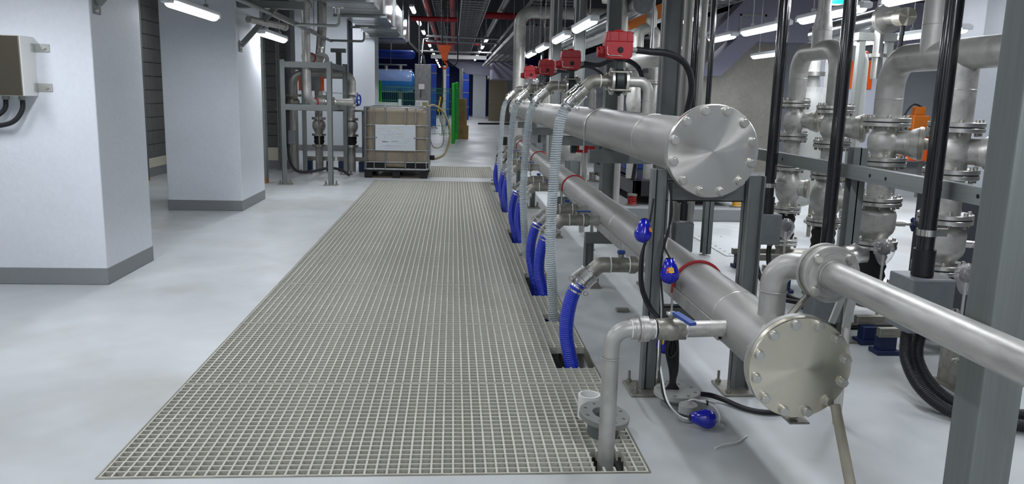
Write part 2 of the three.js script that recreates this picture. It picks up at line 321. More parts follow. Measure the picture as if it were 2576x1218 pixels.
[[2.0], [-1.0], [-4.05], [-7.1], [-10.12]].forEach(([z], i) => { lamp(-2.2, 1.97, z, ['tube lamp of the left row farthest behind the camera', 'tube lamp of the left row just behind the camera', 'tube lamp in front of the nearest white column', 'larger tube lamp at top left between the two white columns', 'small tube lamp at the left, just past the second white column'][i], 'left row of tube lamps', 2.25); });
for (let k = 0; k < 18; k++) lamp(-0.93, 3.2, 0.45 - 3.15 * k, nth[k] + ' tube lamp in the long left ceiling row, counted from the near end', 'left ceiling row of tube lamps', 4.1);
for (let k = 8; k < 17; k++) lamp(1.0, 3.05, -0.3 - 3.15 * k, nth[k - 8] + ' tube lamp in the right corridor ceiling row, counted from the near end', 'right ceiling row of tube lamps', 4.1);
[1.2, -1.0, -3.4, -8.55, -10.4, -12.6, -14.4].forEach((z, k) => lamp(1.37, 2.08, z, nth[k] + ' tube lamp in the row above the headers, counted from the near end', 'row of tube lamps above the headers', 2.9));
[-4.05, -5.6, -7.15, -8.7, -10.25].forEach((z, k) => lamp(3.38, 2.12, z, nth[k] + ' tube lamp in the row above the pumps, counted from the near end', 'row of tube lamps above the pumps', 3.2));
[-8.4, -9.9, -12.9].forEach((z, k) => lamp(5.1, 2.1, z, nth[k] + ' tube lamp in the rightmost row, counted from the near end', 'rightmost row of tube lamps', 3.2));
lamp(1.0, 3.05, 1.4, 'tube lamp over the right half of the corridor, behind the camera', 'lamps above and behind the camera', 4.1); [[4.4, -6.2], [6.0, -6.2], [4.4, -9.5], [6.2, -9.5], [4.6, -11.8], [6.6, -11.8], [8.8, -10.6], [10.2, -13.2]].forEach(([x, z], k) => lamp(x, 3.1, z, nth[k] + ' of the lamps close under the dark ceiling, above the picture on the right', 'lamps under the dark right ceiling', 3.2));
lamp(-3.05, 2.15, -4.0, 'tube lamp left of the picture, in front of the nearest column', 'lamps behind the columns', 4.1); lamp(4.75, 2.95, -16.1, 'tube lamp behind the dark beam, over the shiny duct', 'lamps under the dark right ceiling', 4.1); lamp(-3.75, 2.6, -11.0, 'tube lamp in the aisle before the block wall', 'lamps behind the columns', 4.1);
[[-2.2, -16.9], [-3.4, -16.6]].forEach(([x, z], k) => lamp(x, 3.05, z, ['right', 'left'][k] + '-hand tube lamp hidden above the duct before the white partition', 'lamps before the white partition', 4.1));

// ================================================================ CHANNEL GRATING (each panel lifts out on its own)
const gratePanels = [];
{
  const W0 = -1.183, W1 = 0.708, pitch = 0.0386, bw = 0.0074, dep = 0.038;
  const prism = (w, l, d) => { // bar that is a little wider on top, lying along z
    const t = w / 2, b = w * 0.36, s = new THREE.Shape([[-t, 0], [t, 0], [b, -d], [-b, -d]].map(p => new THREE.Vector2(...p)));
    const g = new THREE.ExtrudeGeometry(s, { depth: l, bevelEnabled: false }); return uvBox(clean(g));
  };
  // openings where hoses and the drain pipe drop through: x0, x1, z0 (near), z1 (far)
  const cuts = [[0.525, 0.645, -2.62, -2.745], [0.52, 0.72, -3.69, -4.0], [0.56, 0.72, -4.5, -4.66], [0.54, 0.72, -5.12, -5.8], [0.57, 0.72, -6.45, -6.62], [0.55, 0.72, -7.05, -7.8], [0.58, 0.72, -9.0, -9.85], [0.58, 0.72, -10.95, -11.2]];
  const cache = {};
  const zbar = l => cache['z' + l.toFixed(3)] ??= prism(bw, l, dep), xbar = l => cache['x' + l.toFixed(3)] ??= prism(bw * 0.86, l, dep * 0.97).rotateY(Math.PI / 2);
  const split = (a, b, holes) => { // keep the pieces of [a, b] outside the holes (a < b)
    let segs = [[a, b]]; for (const [h0, h1] of holes) segs = segs.flatMap(([s, e]) => h1 <= s || h0 >= e ? [[s, e]] : [[s, h0], [h1, e]].filter(q => q[1] - q[0] > 0.012)); return segs;
  };
  function panel(zn, zf, label, id) {
    const t = thing('grating_panel', label, 'grating', 'grating panels over the channel'); gratePanels.push(t);
    const z0 = zf + 0.004, z1 = zn - 0.004; let nb = 0, nc = 0;
    const add = (name, g, p) => { const o = new THREE.Mesh(g, M.grate); o.name = name; o.castShadow = o.receiveShadow = true; o.position.set(...p); t.add(o); };
    const nx = Math.round((W1 - W0) / pitch), nz = Math.round((z1 - z0) / pitch);
    for (let i = 0; i <= nx; i++) {
      const x = W0 + (W1 - W0) * i / nx; const hs = cuts.filter(c => x > c[0] && x < c[1]).map(c => [c[3], c[2]]);
      for (const [a, b] of split(z0, z1, hs)) add('bearing_bar', zbar(+(b - a).toFixed(3)), [x, 0, a]);
    }
    for (let k = 0; k <= nz; k++) {
      const z = z0 + bw / 2 + (z1 - z0 - bw) * k / nz; const hs = cuts.filter(c => z < c[2] && z > c[3]).map(c => [c[0], c[1]]);
      for (const [a, b] of split(W0, W1, hs)) add('cross_bar', xbar(+(b - a).toFixed(3)), [a, -0.0004, z]);
    }
  }
  const zs = [-2.575, -3.47, -4.44, -5.415, -6.4, -7.39, -8.43, -9.47, -10.39, -11.35, -12.225];
  const names = ['nearest grating panel, with the drain pipe dropping through it', 'second grating panel from the near end, behind the loose grey flange', 'third grating panel from the near end, where the largest clear hose drops in', 'fourth grating panel from the near end', 'fifth grating panel from the near end', 'sixth grating panel from the near end', 'seventh grating panel from the near end', 'eighth grating panel from the near end', 'ninth grating panel from the near end', 'tenth grating panel, last before the bare concrete strip'];
  for (let i = 0; i < 10; i++) panel(zs[i], zs[i + 1], names[i], i);
  panel(-12.885, -13.9, 'grating panel beyond the concrete strip, beside and under the caged tank', 10);
  panel(-13.9, -14.895, 'farthest grating panel, behind the caged tank', 11);
}

// ================================================================ STAINLESS HEADERS
// blind flange seen face-on: machined disc with turned finish, edge, bolts
function discGeo(R, seg = 96, rings = 14) { // polar disc facing +y, uv so that the tangent runs round the centre
  const pos = [], nor = [], uv = [], idx = [];
  for (let j = 0; j <= rings; j++) for (let i = 0; i <= seg; i++) { const a = i / seg * Math.PI * 2, r = R * Math.max(j / rings, 0.004); pos.push(Math.cos(a) * r, 0, -Math.sin(a) * r); nor.push(0, 1, 0); uv.push(i / seg * 8, j / rings); }
  for (let j = 0; j < rings; j++) for (let i = 0; i < seg; i++) { const a = j * (seg + 1) + i, b = a + seg + 1; idx.push(a, b, a + 1, b, b + 1, a + 1); }
  const g = new THREE.BufferGeometry(); g.setAttribute('position', new THREE.Float32BufferAttribute(pos, 3)); g.setAttribute('normal', new THREE.Float32BufferAttribute(nor, 3)); g.setAttribute('uv', new THREE.Float32BufferAttribute(uv, 2)); g.setIndex(idx); return g;
}
function blindFlange(parent, p, d, R, n, face, br, spin0 = Math.PI / 12) {
  const D = V(...d).normalize(), at = s => V(...p).addScaledVector(D, s).toArray();
  const f = part('blind_flange', [along(discGeo(R - 0.003), at(0), d), lathe([[R - 0.003, 0], [R, -0.003], [R, -0.024], [R - 0.002, -0.026], [0.02, -0.026]], p, d, 72)], face, parent);
  part('gasket', [lathe([[R * 0.82, 0], [R * 0.82, -0.004], [0.02, -0.004]], at(-0.026), d, 48)], M.rubber, f);
  part('welding_flange', [lathe([[0.02, 0], [R - 0.002, 0], [R, -0.002], [R, -0.022], [R - 0.002, -0.024], [R * 0.7, -0.024], [R * 0.68, -0.036], [R * 0.6, -0.036]], at(-0.03), d, 72)], M.steel, parent);
  const q = new THREE.Quaternion().setFromUnitVectors(V(0, 1, 0), D);
  for (let i = 0; i < n; i++) {
    const a = spin0 + i / n * Math.PI * 2, o = V(Math.cos(a) * R * 0.885, 0, Math.sin(a) * R * 0.885).applyQuaternion(q);
    const pp = V(...p).add(o); boltMesh('bolt', br, br * 1.05, M.bolt, f, pp.toArray(), d, a * 1.7 + i);
    boltMesh('nut', br * 0.95, br * 1.0, M.bolt, f, pp.clone().addScaledVector(D, -0.054).toArray(), D.clone().negate().toArray(), i);
  }
  return f;
}
// upper header
const uh = thing('stainless_header', 'upper stainless header pipe closed by a shiny bolted blind flange', 'pipe');
{
  const A = [1.10, 1.097, -3.33], B = [1.10, 1.122, -13.0];
  part('pipe', [rod(A, B, 0.1335, 48)], M.steel, uh);
  blindFlange(uh, [1.10, 1.097, -3.29], [0, -0.002, 1], 0.198, 12, M.turned, 0.0195, Math.PI / 12);
  blindFlange(uh, [1.10, 1.122, -13.05], [0, 0, -1], 0.198, 12, M.steelDark, 0.0195);
  for (const z of [-4.27, -5.9, -7.2, -8.6, -10.2, -11.6]) part('weld_seam', [new THREE.TorusGeometry(0.1335, 0.0022, 6, 40).translate(1.10, 1.097 + (z + 3.33) * -0.0026, z)], M.steelSmooth, uh);
}
const lh = thing('stainless_header', 'lower stainless header pipe near the floor, with a bolted end flange', 'pipe');
const lhY = z => 0.485 + (-2.3 - z) * 0.0053;
{
  const r = 0.108, A = [1.10, lhY(-2.34), -2.34], B = [1.10, lhY(-12.9), -12.9];
  part('pipe', [rod(A, B, r, 44)], M.steel, lh);
  blindFlange(lh, [1.10, 0.485, -2.3], [0, 0, 1], 0.165, 12, M.turnedWarm, 0.0155, Math.PI / 12 + 0.05);
  blindFlange(lh, [1.10, lhY(-12.95), -12.95], [0, 0, -1], 0.165, 12, M.steelDark, 0.0155);
  for (const z of [-2.85, -4.9, -6.1, -8.9, -9.7]) part('weld_seam', [new THREE.TorusGeometry(r, 0.002, 6, 36).translate(1.10, lhY(z), z)], M.steelSmooth, lh);
  part('drain_stub', [rod([1.152, 0.385, -2.43], [1.152, 0.268, -2.43], 0.0165, 14), rbx(1.125, 0.255, -2.465, 1.195, 0.262, -2.395, 0.002)], M.steelDark, lh);
  // angle runner clamped to the underside
  part('support_angle', [bx(0.985, lhY(-4) - 0.055, -2.75, 0.99, lhY(-4) - 0.005, -6.4), bx(0.985, lhY(-4) - 0.06, -2.75, 1.03, lhY(-4) - 0.055, -6.4)], M.steel, lh);
}
// pipe straps (U-bolts); the lower ones have a red sleeve
function ubolt(z, x, y, r, rr_, m, low, label) {
  const t = thing('pipe_strap', label, 'pipe strap', 'straps round the header pipes'); const pts = []; for (let i = 0; i <= 24; i++) { const a = Math.PI * i / 24; pts.push(V(x + Math.cos(a) * r, y + Math.sin(a) * r, z)); }
  pts.unshift(V(x + r, y - 0.03, z)); pts.push(V(x - r, y - 0.03, z)); part('sleeve', [sweep(pts, rr_, 10)], m, t);
  for (const s of [-1, 1]) { const rodm = part('threaded_end', [rod([x + s * r, y - 0.02, z], [x + s * r, y - low, z], rr_ * 0.75, 8)], M.steelSmooth, t); part('nut', [hex([x + s * r, y - low + 0.02, z], [0, 1, 0], rr_ * 2, rr_ * 1.6)], M.bolt, rodm); }
}
ubolt(-5.8, 1.10, 1.103, 0.138, 0.006, M.steelSmooth, 0.23, 'bare steel strap round the upper header pipe, nearest one');
ubolt(-9.8, 1.10, 1.113, 0.138, 0.006, M.steelSmooth, 0.23, 'bare steel strap round the upper header, partly behind the clear hoses');
ubolt(-3.37, 1.10, lhY(-3.37), 0.113, 0.0075, M.redDull, 0.2, 'red sleeved strap round the lower header beside the grey post');
ubolt(-7.06, 1.10, lhY(-7.06), 0.113, 0.0075, M.redDull, 0.2, 'second red sleeved strap round the lower header, behind the largest clear hose');
ubolt(-10.0, 1.10, lhY(-10), 0.113, 0.0075, M.redDull, 0.2, 'third red sleeved strap round the lower header');
ubolt(-12.4, 1.10, lhY(-12.4), 0.113, 0.0075, M.redDull, 0.2, 'farthest red sleeved strap round the lower header');
// support frame nearest the camera: two channel posts on bolted plates with two cross channels
function anchor(parent, x, z, y = 0.012) { const o = part('anchor_bolt', [rod([x, y, z], [x, y + 0.055, z], 0.0065, 8), hex([x, y, z], [0, 1, 0], 0.013, 0.013)], M.steelDark, parent); return o; }
function plateFoot(parent, x, z, w = 0.2, d = 0.16) {
  const p = part('base_plate', [rbx(x - w / 2, 0, z - d / 2, x + w / 2, 0.012, z + d / 2, 0.003)], M.steelDark, parent); for (const sx of [-1, 1]) for (const sz of [-1, 1]) anchor(p, x + sx * (w / 2 - 0.025), z + sz * (d / 2 - 0.025)); return p;
}
function chan(x, z, y0, y1, w = 0.075, d = 0.05, t = 0.006, open = 1) { // vertical channel, web facing the camera, flanges pointing back
  return [rbx(x - w / 2, y0, z - t, x + w / 2, y1, z, 0.002), rbx(x - w / 2, y0, z - d, x - w / 2 + t, y1, z, 0.002), rbx(x + w / 2 - t, y0, z - d, x + w / 2, y1, z, 0.002)];
}
{
  const t = thing('header_support_frame', 'nearest grey painted channel frame holding up both stainless headers', 'frame');
  part('post', [...chan(0.907, -3.36, 0.012, 1.012, 0.05, 0.05), rbx(0.862, 0.012, -3.40, 0.878, 1.012, -3.35, 0.002)], M.greyPaint, t); part('post', hpost(1.325, -3.38, 0.012, 0.99, 0.075, 0.075, 0.007, 'x'), M.greyPaint, t);
  part('cross_beam', [rbx(0.935, 0.87, -3.40, 1.29, 0.962, -3.394, 0.002), rbx(0.935, 0.955, -3.44, 1.29, 0.962, -3.394, 0.002), rbx(0.935, 0.87, -3.44, 1.29, 0.877, -3.394, 0.002)], M.greyPaint, t);
  part('cross_beam', [rbx(0.935, 0.3, -3.46, 1.29, 0.375, -3.45, 0.002), rbx(0.935, 0.368, -3.5, 1.29, 0.375, -3.45, 0.002)], M.greyPaint, t);
  plateFoot(t, 0.9, -3.38, 0.19, 0.19); plateFoot(t, 1.325, -3.38, 0.19, 0.19);
}
// taller frames further along the headers
[-5.4, -7.4, -9.4, -11.5].forEach((z, i) => {
  const t = thing('header_support_frame', ['tall grey steel frame rising behind the upper header flange', 'tall grey steel frame behind the nearest red actuator', 'tall grey steel frame beside the second red actuator from the front', 'farthest tall grey frame along the headers'][i], 'frame');
  part('post', hpost(1.46, z, 0.012, 2.9, 0.1, 0.125, 0.009, 'x'), M.greyPaint, t);
  part('cross_beam', [rbx(0.93, 0.875, z - 0.04, 1.40, 0.962, z + 0.04, 0.003)], M.greyPaint, t);
  part('side_beam', [rbx(1.525, 0.875, z - 0.04, 2.0, 0.962, z + 0.04, 0.003)], M.greyPaint, t);
  part('lower_beam', [rbx(0.93, 0.31, z - 0.03, 1.40, 0.385, z + 0.03, 0.003)], M.greyPaint, t);
  part('inner_post', hpost(0.96, z, 0.012, 0.31, 0.075, 0.06, 0.006, 'x'), M.greyPaint, t); plateFoot(t, 0.96, z, 0.18, 0.16);
  plateFoot(t, 1.46, z, 0.24, 0.22);
});

// ================================================================ DRAIN AND HOSE LINES ON THE HEADERS
// cam-and-groove coupling along direction d at p, length 0.09, as one part with levers and pull rings
function camlock(parent, p, d, r) {
  const D = V(...d).normalize(), at = s => V(...p).addScaledVector(D, s).toArray();
  const c = part('cam_coupling', [lathe([[r * 0.8, 0], [r * 1.0, 0.001], [r * 1.0, 0.018], [r * 1.22, 0.02], [r * 1.22, 0.034], [r * 1.12, 0.036], [r * 1.12, 0.068], [r * 1.24, 0.07], [r * 1.24, 0.084], [r * 0.9, 0.088], [r * 0.9, 0.12], [r * 0.7, 0.12]], p, d, 28)], M.chrome, parent);
  const side = V(0, 0, 1).cross(D).normalize();
  for (const s of [-1, 1]) {
    const a = V(...at(0.03)).addScaledVector(side, s * r * 1.25), b = V(...at(0.1)).addScaledVector(side, s * r * 1.42);
    part('cam_lever', [bar(a.toArray(), b.toArray(), 0.011, 0.006), rod(a.clone().add(V(0, 0, 0.014)).toArray(), a.clone().add(V(0, 0, -0.014)).toArray(), 0.006, 10)], M.steelSmooth, c);
    const ring = new THREE.TorusGeometry(0.011, 0.0016, 6, 16); ring.translate(b.x, b.y - 0.012, b.z); part('pull_ring', [ring], M.steelDark, c);
  }
  return c;
}
const tape = (parent, p, d, r) => part('thread_tape', [lathe([[r * 0.9, 0], [r * 1.08, 0.001], [r * 1.08, 0.006], [r * 0.9, 0.007]], p, d, 20)], M.ptfe, parent);
function ballValve(parent, x0, x1, y, z, r, hx) { // body along x with hexagon ends, stem and blue lever pointing to the camera
  const xm = (x0 + x1) / 2, w = x0 - x1;
  const v = part('ball_valve', [latheSmooth([[r * 1.1, -w / 2], [r * 1.28, -w * 0.3], [r * 1.42, 0], [r * 1.28, w * 0.3], [r * 1.1, w / 2]], [xm, y, z], [-1, 0, 0], 22), along(new THREE.CylinderGeometry(r * 1.3, r * 1.3, w * 0.2, 6).translate(0, 0, 0), [x0 - w * 0.1, y, z], [1, 0, 0]), along(new THREE.CylinderGeometry(r * 1.3, r * 1.3, w * 0.2, 6), [x1 + w * 0.1, y, z], [1, 0, 0]), rod([xm, y + r, z], [xm, y + r * 1.9, z], r * 0.36, 10)], M.steelDark, parent);
  const h = part('lever', hx, M.steelSmooth, v); return v;
}
// --- near drain: from the lower header through a union and valve, then down through the grating
{
  const y = 0.492, z = -2.70, r = 0.0302, t = thing('drain_pipe', 'near stainless drain pipe with ball valve, dropping through the grating', 'pipe');
  part('pipe', [sweep(bend([[0.71, y, z], [0.578, y, z], [0.574, -0.7, -2.685]], 0.085), r, 24), along(new THREE.TorusGeometry(r + 0.001, 0.0022, 6, 24).rotateX(Math.PI / 2), [0.575, 0.385, -2.694], [0, 1, 0])], M.steel, t);
  part('nipple', [rod([1.06, y, -2.72], [0.845, y, z], r, 22), along(new THREE.TorusGeometry(r + 0.002, 0.004, 6, 22).rotateX(Math.PI / 2), [1.003, y, -2.715], [1, 0, 0])], M.steel, t);
  const u = part('union', [along(new THREE.CylinderGeometry(r * 1.28, r * 1.28, 0.03, 6), [0.715, y, z], [1, 0, 0]), along(new THREE.CylinderGeometry(r * 1.62, r * 1.62, 0.032, 8), [0.692, y, z], [1, 0, 0]), along(new THREE.CylinderGeometry(r * 1.3, r * 1.3, 0.036, 8), [0.668, y, z], [1, 0, 0])], M.steel, t);
  ballValve(t, 0.845, 0.74, y, z, r, [rbx(0.775, y + 0.052, z - 0.012, 0.8, y + 0.064, z + 0.012, 0.003), bar([0.79, y + 0.066, z], [0.825, y + 0.058, z + 0.1], 0.019, 0.004)]);
  part('grip', [bar([0.797, y + 0.068, z + 0.03], [0.832, y + 0.056, z + 0.13], 0.026, 0.011)], M.blueGrip, t, 'blue sleeve on the valve lever');
  for (const x of [0.652, 0.735, 0.848]) tape(t, [x, y, z], [-1, 0, 0], r * 1.06);
}
// --- riser and flanged branch running towards the camera on the right
{
  const t = thing('branch_pipe', 'flanged stainless pipe running along the right foreground towards the camera', 'pipe'), r = 0.0446, fx = 1.215, fy = 0.768;
  part('riser', [sweep(bend([[1.10, 0.56, -2.56], [1.10, fy, -2.56], [fx, fy, -2.475], [fx, fy, -2.44]], [0.1, 0.08]), r, 26), along(new THREE.TorusGeometry(r + 0.001, 0.003, 6, 26).rotateX(Math.PI / 2), [1.10, 0.672, -2.56], [0, 1, 0])], M.steel, t);
  part('pipe', [rod([fx, fy, -2.4], [fx + 0.01, fy, -1.2], r, 32), along(new THREE.TorusGeometry(r + 0.001, 0.003, 6, 30).rotateX(Math.PI / 2), [fx, fy, -2.375], [0, 0, 1])], M.steel, t);
  const R = 0.0925;
  part('flange', [lathe([[0.02, 0], [R - 0.002, 0], [R, 0.002], [R, 0.016], [R - 0.002, 0.018], [0.02, 0.018]], [fx, fy, -2.452], [0, 0, 1], 48)], M.steel, t);
  const f = part('flange', [lathe([[0.02, 0], [R - 0.002, 0], [R, 0.002], [R, 0.016], [R - 0.002, 0.018], [0.05, 0.018], [0.048, 0.024], [0.04, 0.024]], [fx, fy, -2.402], [0, 0, 1], 48)], M.steel, t);
  part('gasket', [lathe([[0.02, 0], [R * 0.95, 0], [R * 0.95, 0.03], [0.02, 0.03]], [fx, fy, -2.433], [0, 0, 1], 36)], M.steelDark, t);
  for (let i = 0; i < 4; i++) { const a = Math.PI / 4 + i * Math.PI / 2; const p = [fx + Math.cos(a) * R * 0.82, fy + Math.sin(a) * R * 0.82, -2.384]; boltMesh('bolt', 0.0155, 0.013, M.bolt, f, p, [0, 0, 1], i * 0.7 + 0.3); boltMesh('nut', 0.0145, 0.014, M.bolt, f, [p[0], p[1], -2.453], [0, 0, -1], i); }
  part('brace', [rod([1.19, 0.69, -2.47], [1.10, 0.59, -2.45], 0.011, 10)], M.steelDark, t);
}
one('prop_stick', [rod([1.208, 0.376, -2.27], [1.255, 0.0, -2.12], 0.0155, 14, 0.0175)], std(0xb9b3a4, 0.7, 0, { map: dirtTex }), 'pale round prop leaning from the lower flange to the floor', 'prop');
// --- blue hoses from the lower header into the channel
const blueInfo = [[-3.8, 0.61, 'nearest ribbed blue hose, standing alone beside the grating'], [-5.22, 0.63, 'front hose of the nearest pair of ribbed blue hoses'], [-5.72, 0.615, 'rear hose of the nearest pair of ribbed blue hoses'], [-7.13, 0.645, 'front hose of the middle pair of blue hoses'], [-7.68, 0.62, 'rear hose of the middle pair of blue hoses'], [-9.1, 0.655, 'front hose of the farthest pair of blue hoses'], [-9.68, 0.635, 'rear hose of the farthest pair of blue hoses'], [-11.05, 0.645, 'farthest single blue hose beside the black tap']];
const branchLabels = ['nearest hose branch on the lower header, with a small knob valve', 'hose branch of the nearest blue pair, front one', 'hose branch of the nearest blue pair, rear one', 'hose branch of the middle blue pair, front one', 'hose branch of the middle blue pair, rear one', 'hose branch of the farthest blue pair, front one', 'hose branch of the farthest blue pair, rear one', 'farthest hose branch on the lower header'];
blueInfo.forEach(([z, xb, label], i) => {
  const y = 0.494 + (-3.8 - z) * 0.003, r = 0.0335, dx = (xb - 0.61);
  const b = thing('hose_branch', branchLabels[i], 'pipe', 'hose branches of the lower header');
  part('nipple', [rod([1.03, y, z], [0.9, y, z], r, 20)], M.steel, b);
  part('tee', [rod([0.92, y, z], [0.78, y, z], r * 1.12, 20), along(new THREE.CylinderGeometry(r * 1.32, r * 1.32, 0.028, 8), [0.9, y, z], [1, 0, 0]), rod([0.84, y, z], [0.84, y + 0.052, z], 0.011, 10), along(new THREE.CylinderGeometry(0.016, 0.016, 0.014, 6), [0.84, y + 0.048, z], [0, 1, 0])], M.steelDark, b);
  part('knob', i % 2 ? [bar([0.84, y + 0.062, z], [0.93, y + 0.062, z + 0.01], 0.022, 0.008)] : [rbx(0.822, y + 0.056, z - 0.012, 0.858, y + 0.074, z + 0.012, 0.003)], M.blueGrip, b, 'blue valve knob');
  part('elbow', [sweep(bend([[0.785, y, z], [0.735, y, z], [0.695, y - 0.038, z]], 0.05), r * 1.16, 20)], M.steelDark, b);
  for (const x of [0.885, 0.79]) tape(b, [x, y, z], [-1, 0, 0], r * 1.14);
  const h = thing('blue_hose', label, 'hose', 'blue hoses along the grating');
  camlock(h, [0.705, y - 0.028, z], [-0.72, -0.69, 0], r * 1.15);
  const P = [[0.637, y - 0.095, z], [0.61 + dx * 0.4, y - 0.14, z], [0.583 + dx * 0.6, y - 0.25, z + 0.005], [0.578 + dx * 0.8, y - 0.36, z + 0.02], [0.594 + dx, y - 0.45, z + 0.045], [xb, y - 0.53, z + 0.06], [xb + 0.012, y - 0.75, z + 0.07], [xb + 0.012, -0.8, z + 0.07]];
  part('hose', [ribbed(P, 0.0335, 0.0095, 0.0034, 18)], M.blueHose, h);
  for (const s of [0.02, 0.045]) { const c = new THREE.CatmullRomCurve3(smooth(P, 40)), u = s / c.getLength(); const p = c.getPointAt(u), d = c.getTangentAt(u); part('hose_clamp', [lathe([[0.034, -0.005], [0.0385, -0.005], [0.0385, 0.005], [0.034, 0.005]], p.toArray(), d.toArray(), 22), rbx(p.x - 0.012, p.y + 0.03, p.z + 0.01, p.x + 0.006, p.y + 0.044, p.z + 0.024, 0.002)], M.chrome, h); }
});
// --- red actuated valves on the upper header with clear spiral hoses
const actZ = [-4.55, -6.4, -8.05, -9.75];
const actN = ['nearest', 'second nearest', 'third', 'farthest'];
actZ.forEach((z, i) => {
  const vx = 0.94, y = 1.408, r = 0.0302;
  const s = thing('valve_spool', actN[i] + ' bent stainless spool between the upper header and the red actuated valve', 'pipe', 'spools on top of the upper header');
  part('elbow_pipe', [sweep(bend([[vx + 0.055, y, z], [1.115, y, z], [1.115, 1.21, z]], 0.095), r, 22), along(new THREE.TorusGeometry(r + 0.001, 0.002, 6, 22).rotateX(Math.PI / 2), [1.115, 1.305, z], [0, 1, 0])], M.steel, s);
  const fl = (x) => { const f = part('flange', [lathe([[0.02, -0.008], [0.0755, -0.008], [0.0775, -0.006], [0.0775, 0.006], [0.0755, 0.008], [0.02, 0.008]], [x, y, z], [1, 0, 0], 36)], M.steelSmooth, s); for (let k = 0; k < 4; k++) { const a = Math.PI / 4 + k * Math.PI / 2; boltMesh('bolt', 0.011, 0.016, M.bolt, f, [x + (x > vx ? 0.008 : -0.008), y + Math.sin(a) * 0.06, z + Math.cos(a) * 0.06], [x > vx ? 1 : -1, 0, 0], k); } };
  fl(vx + 0.04); fl(vx - 0.04);
  part('stub', [rod([vx - 0.045, y, z], [0.83, y, z], r, 20)], M.steelDark, s);
  part('bent_fitting', [sweep(bend([[0.835, y, z], [0.785, y, z], [0.735, y - 0.05, z]], 0.06), r * 1.14, 20)], M.steelDark, s);
  tape(s, [0.838, y, z], [-1, 0, 0], r * 1.12);
  // wafer valve body with the actuator on top
  const a = thing('actuated_valve', [`nearest and largest red electric actuator on a wafer valve`, 'second red electric actuator from the front', 'third red electric actuator from the front', 'farthest red electric actuator, wrapped in clear plastic film'][i], 'valve', 'red actuated valves on the upper header');
  part('valve_body', [lathe([[0.02, -0.022], [0.068, -0.022], [0.07, -0.018], [0.07, 0.018], [0.068, 0.022], [0.02, 0.022]], [vx, y, z], [1, 0, 0], 30), rbx(vx - 0.02, y + 0.06, z - 0.018, vx + 0.02, y + 0.125, z + 0.018, 0.004), rod([vx, y + 0.05, z], [vx, y + 0.13, z], 0.013, 12), rbx(vx - 0.042, y + 0.117, z - 0.035, vx + 0.042, y + 0.127, z + 0.035, 0.003), rbx(vx - 0.012, y - 0.082, z - 0.012, vx + 0.012, y - 0.06, z + 0.012, 0.003)], M.valveGreen, a);
  for (const k of [-1, 1]) part('tie_bolt', [rod([vx - 0.062, y + k * 0.05, z + 0.055], [vx + 0.062, y + k * 0.05, z + 0.055], 0.007, 8), hex([vx + 0.048, y + k * 0.05, z + 0.055], [1, 0, 0], 0.0125, 0.012), hex([vx - 0.06, y + k * 0.05, z + 0.055], [1, 0, 0], 0.0125, 0.012)], M.steelDark, a);
  const ax = vx - 0.028, ay = y + 0.127;
  const bodyS = new THREE.Shape([[-0.068, 0.018], [-0.062, 0.004], [-0.04, 0], [0.055, 0], [0.07, 0.012], [0.074, 0.055], [0.072, 0.088], [-0.072, 0.088], [-0.074, 0.05]].map(q => new THREE.Vector2(...q)));
  const bg = new THREE.ExtrudeGeometry(bodyS, { depth: 0.088, bevelEnabled: true, bevelThickness: 0.008, bevelSize: 0.006, bevelSegments: 2 }); bg.translate(ax + 0.012, ay, z - 0.044);
  const cv = new THREE.ExtrudeGeometry(new THREE.Shape([[-0.074, 0], [0.076, 0], [0.072, 0.04], [0.062, 0.048], [-0.06, 0.048], [-0.068, 0.04]].map(q => new THREE.Vector2(...q))), { depth: 0.09, bevelEnabled: true, bevelThickness: 0.008, bevelSize: 0.005, bevelSegments: 2 }); cv.translate(ax + 0.012, ay + 0.094, z - 0.045);
  const body = part('actuator_body', [clean(bg)], M.red, a);
  part('gear_lobe', [rod([ax - 0.03, ay + 0.035, z - 0.02], [ax - 0.085, ay + 0.035, z - 0.02], 0.034, 22), rod([ax - 0.085, ay + 0.035, z - 0.02], [ax - 0.1, ay + 0.035, z - 0.02], 0.029, 22), rbx(ax - 0.09, ay + 0.02, z - 0.045, ax + 0.02, ay + 0.066, z + 0.02, 0.008)], M.red, body);
  part('cover', [clean(cv), ...[-0.05, 0, 0.05].map(o => rbx(ax + 0.01 + o - 0.004, ay + 0.09, z + 0.05, ax + 0.01 + o + 0.004, ay + 0.14, z + 0.057, 0.002))], M.red, body);
  part('shaft_port', [lathe([[0.001, 0.004], [0.012, 0.003], [0.017, 0], [0.017, -0.006]], [ax + 0.02, ay + 0.045, z + 0.055], [0, 0, 1], 20)], M.rubber, body);
  part('crank_key', [pipe([[ax - 0.055, ay + 0.062, z + 0.056], [ax - 0.055, ay + 0.015, z + 0.056], [ax + 0.03, ay + 0.012, z + 0.056]], 0.0028, 0.012, 8)], M.chrome, body, 'bright bent key clipped to the front');
  part('indicator_dome', [latheSmooth([[0.03, 0], [0.03, 0.006], [0.022, 0.014], [0.001, 0.018]], [ax + 0.015, ay + 0.143, z], [0, 1, 0], 22)], M.redDull, body);
  part('cover_trim', [rbx(ax - 0.055, ay + 0.142, z - 0.03, ax + 0.075, ay + 0.146, z + 0.045, 0.002)], M.chrome, body);
  part('cable_gland', [along(new THREE.CylinderGeometry(0.017, 0.017, 0.018, 6), [ax + 0.1, ay + 0.05, z], [1, 0, 0]), rod([ax + 0.105, ay + 0.05, z], [ax + 0.125, ay + 0.05, z], 0.014, 14)], M.pvcGrey, body);
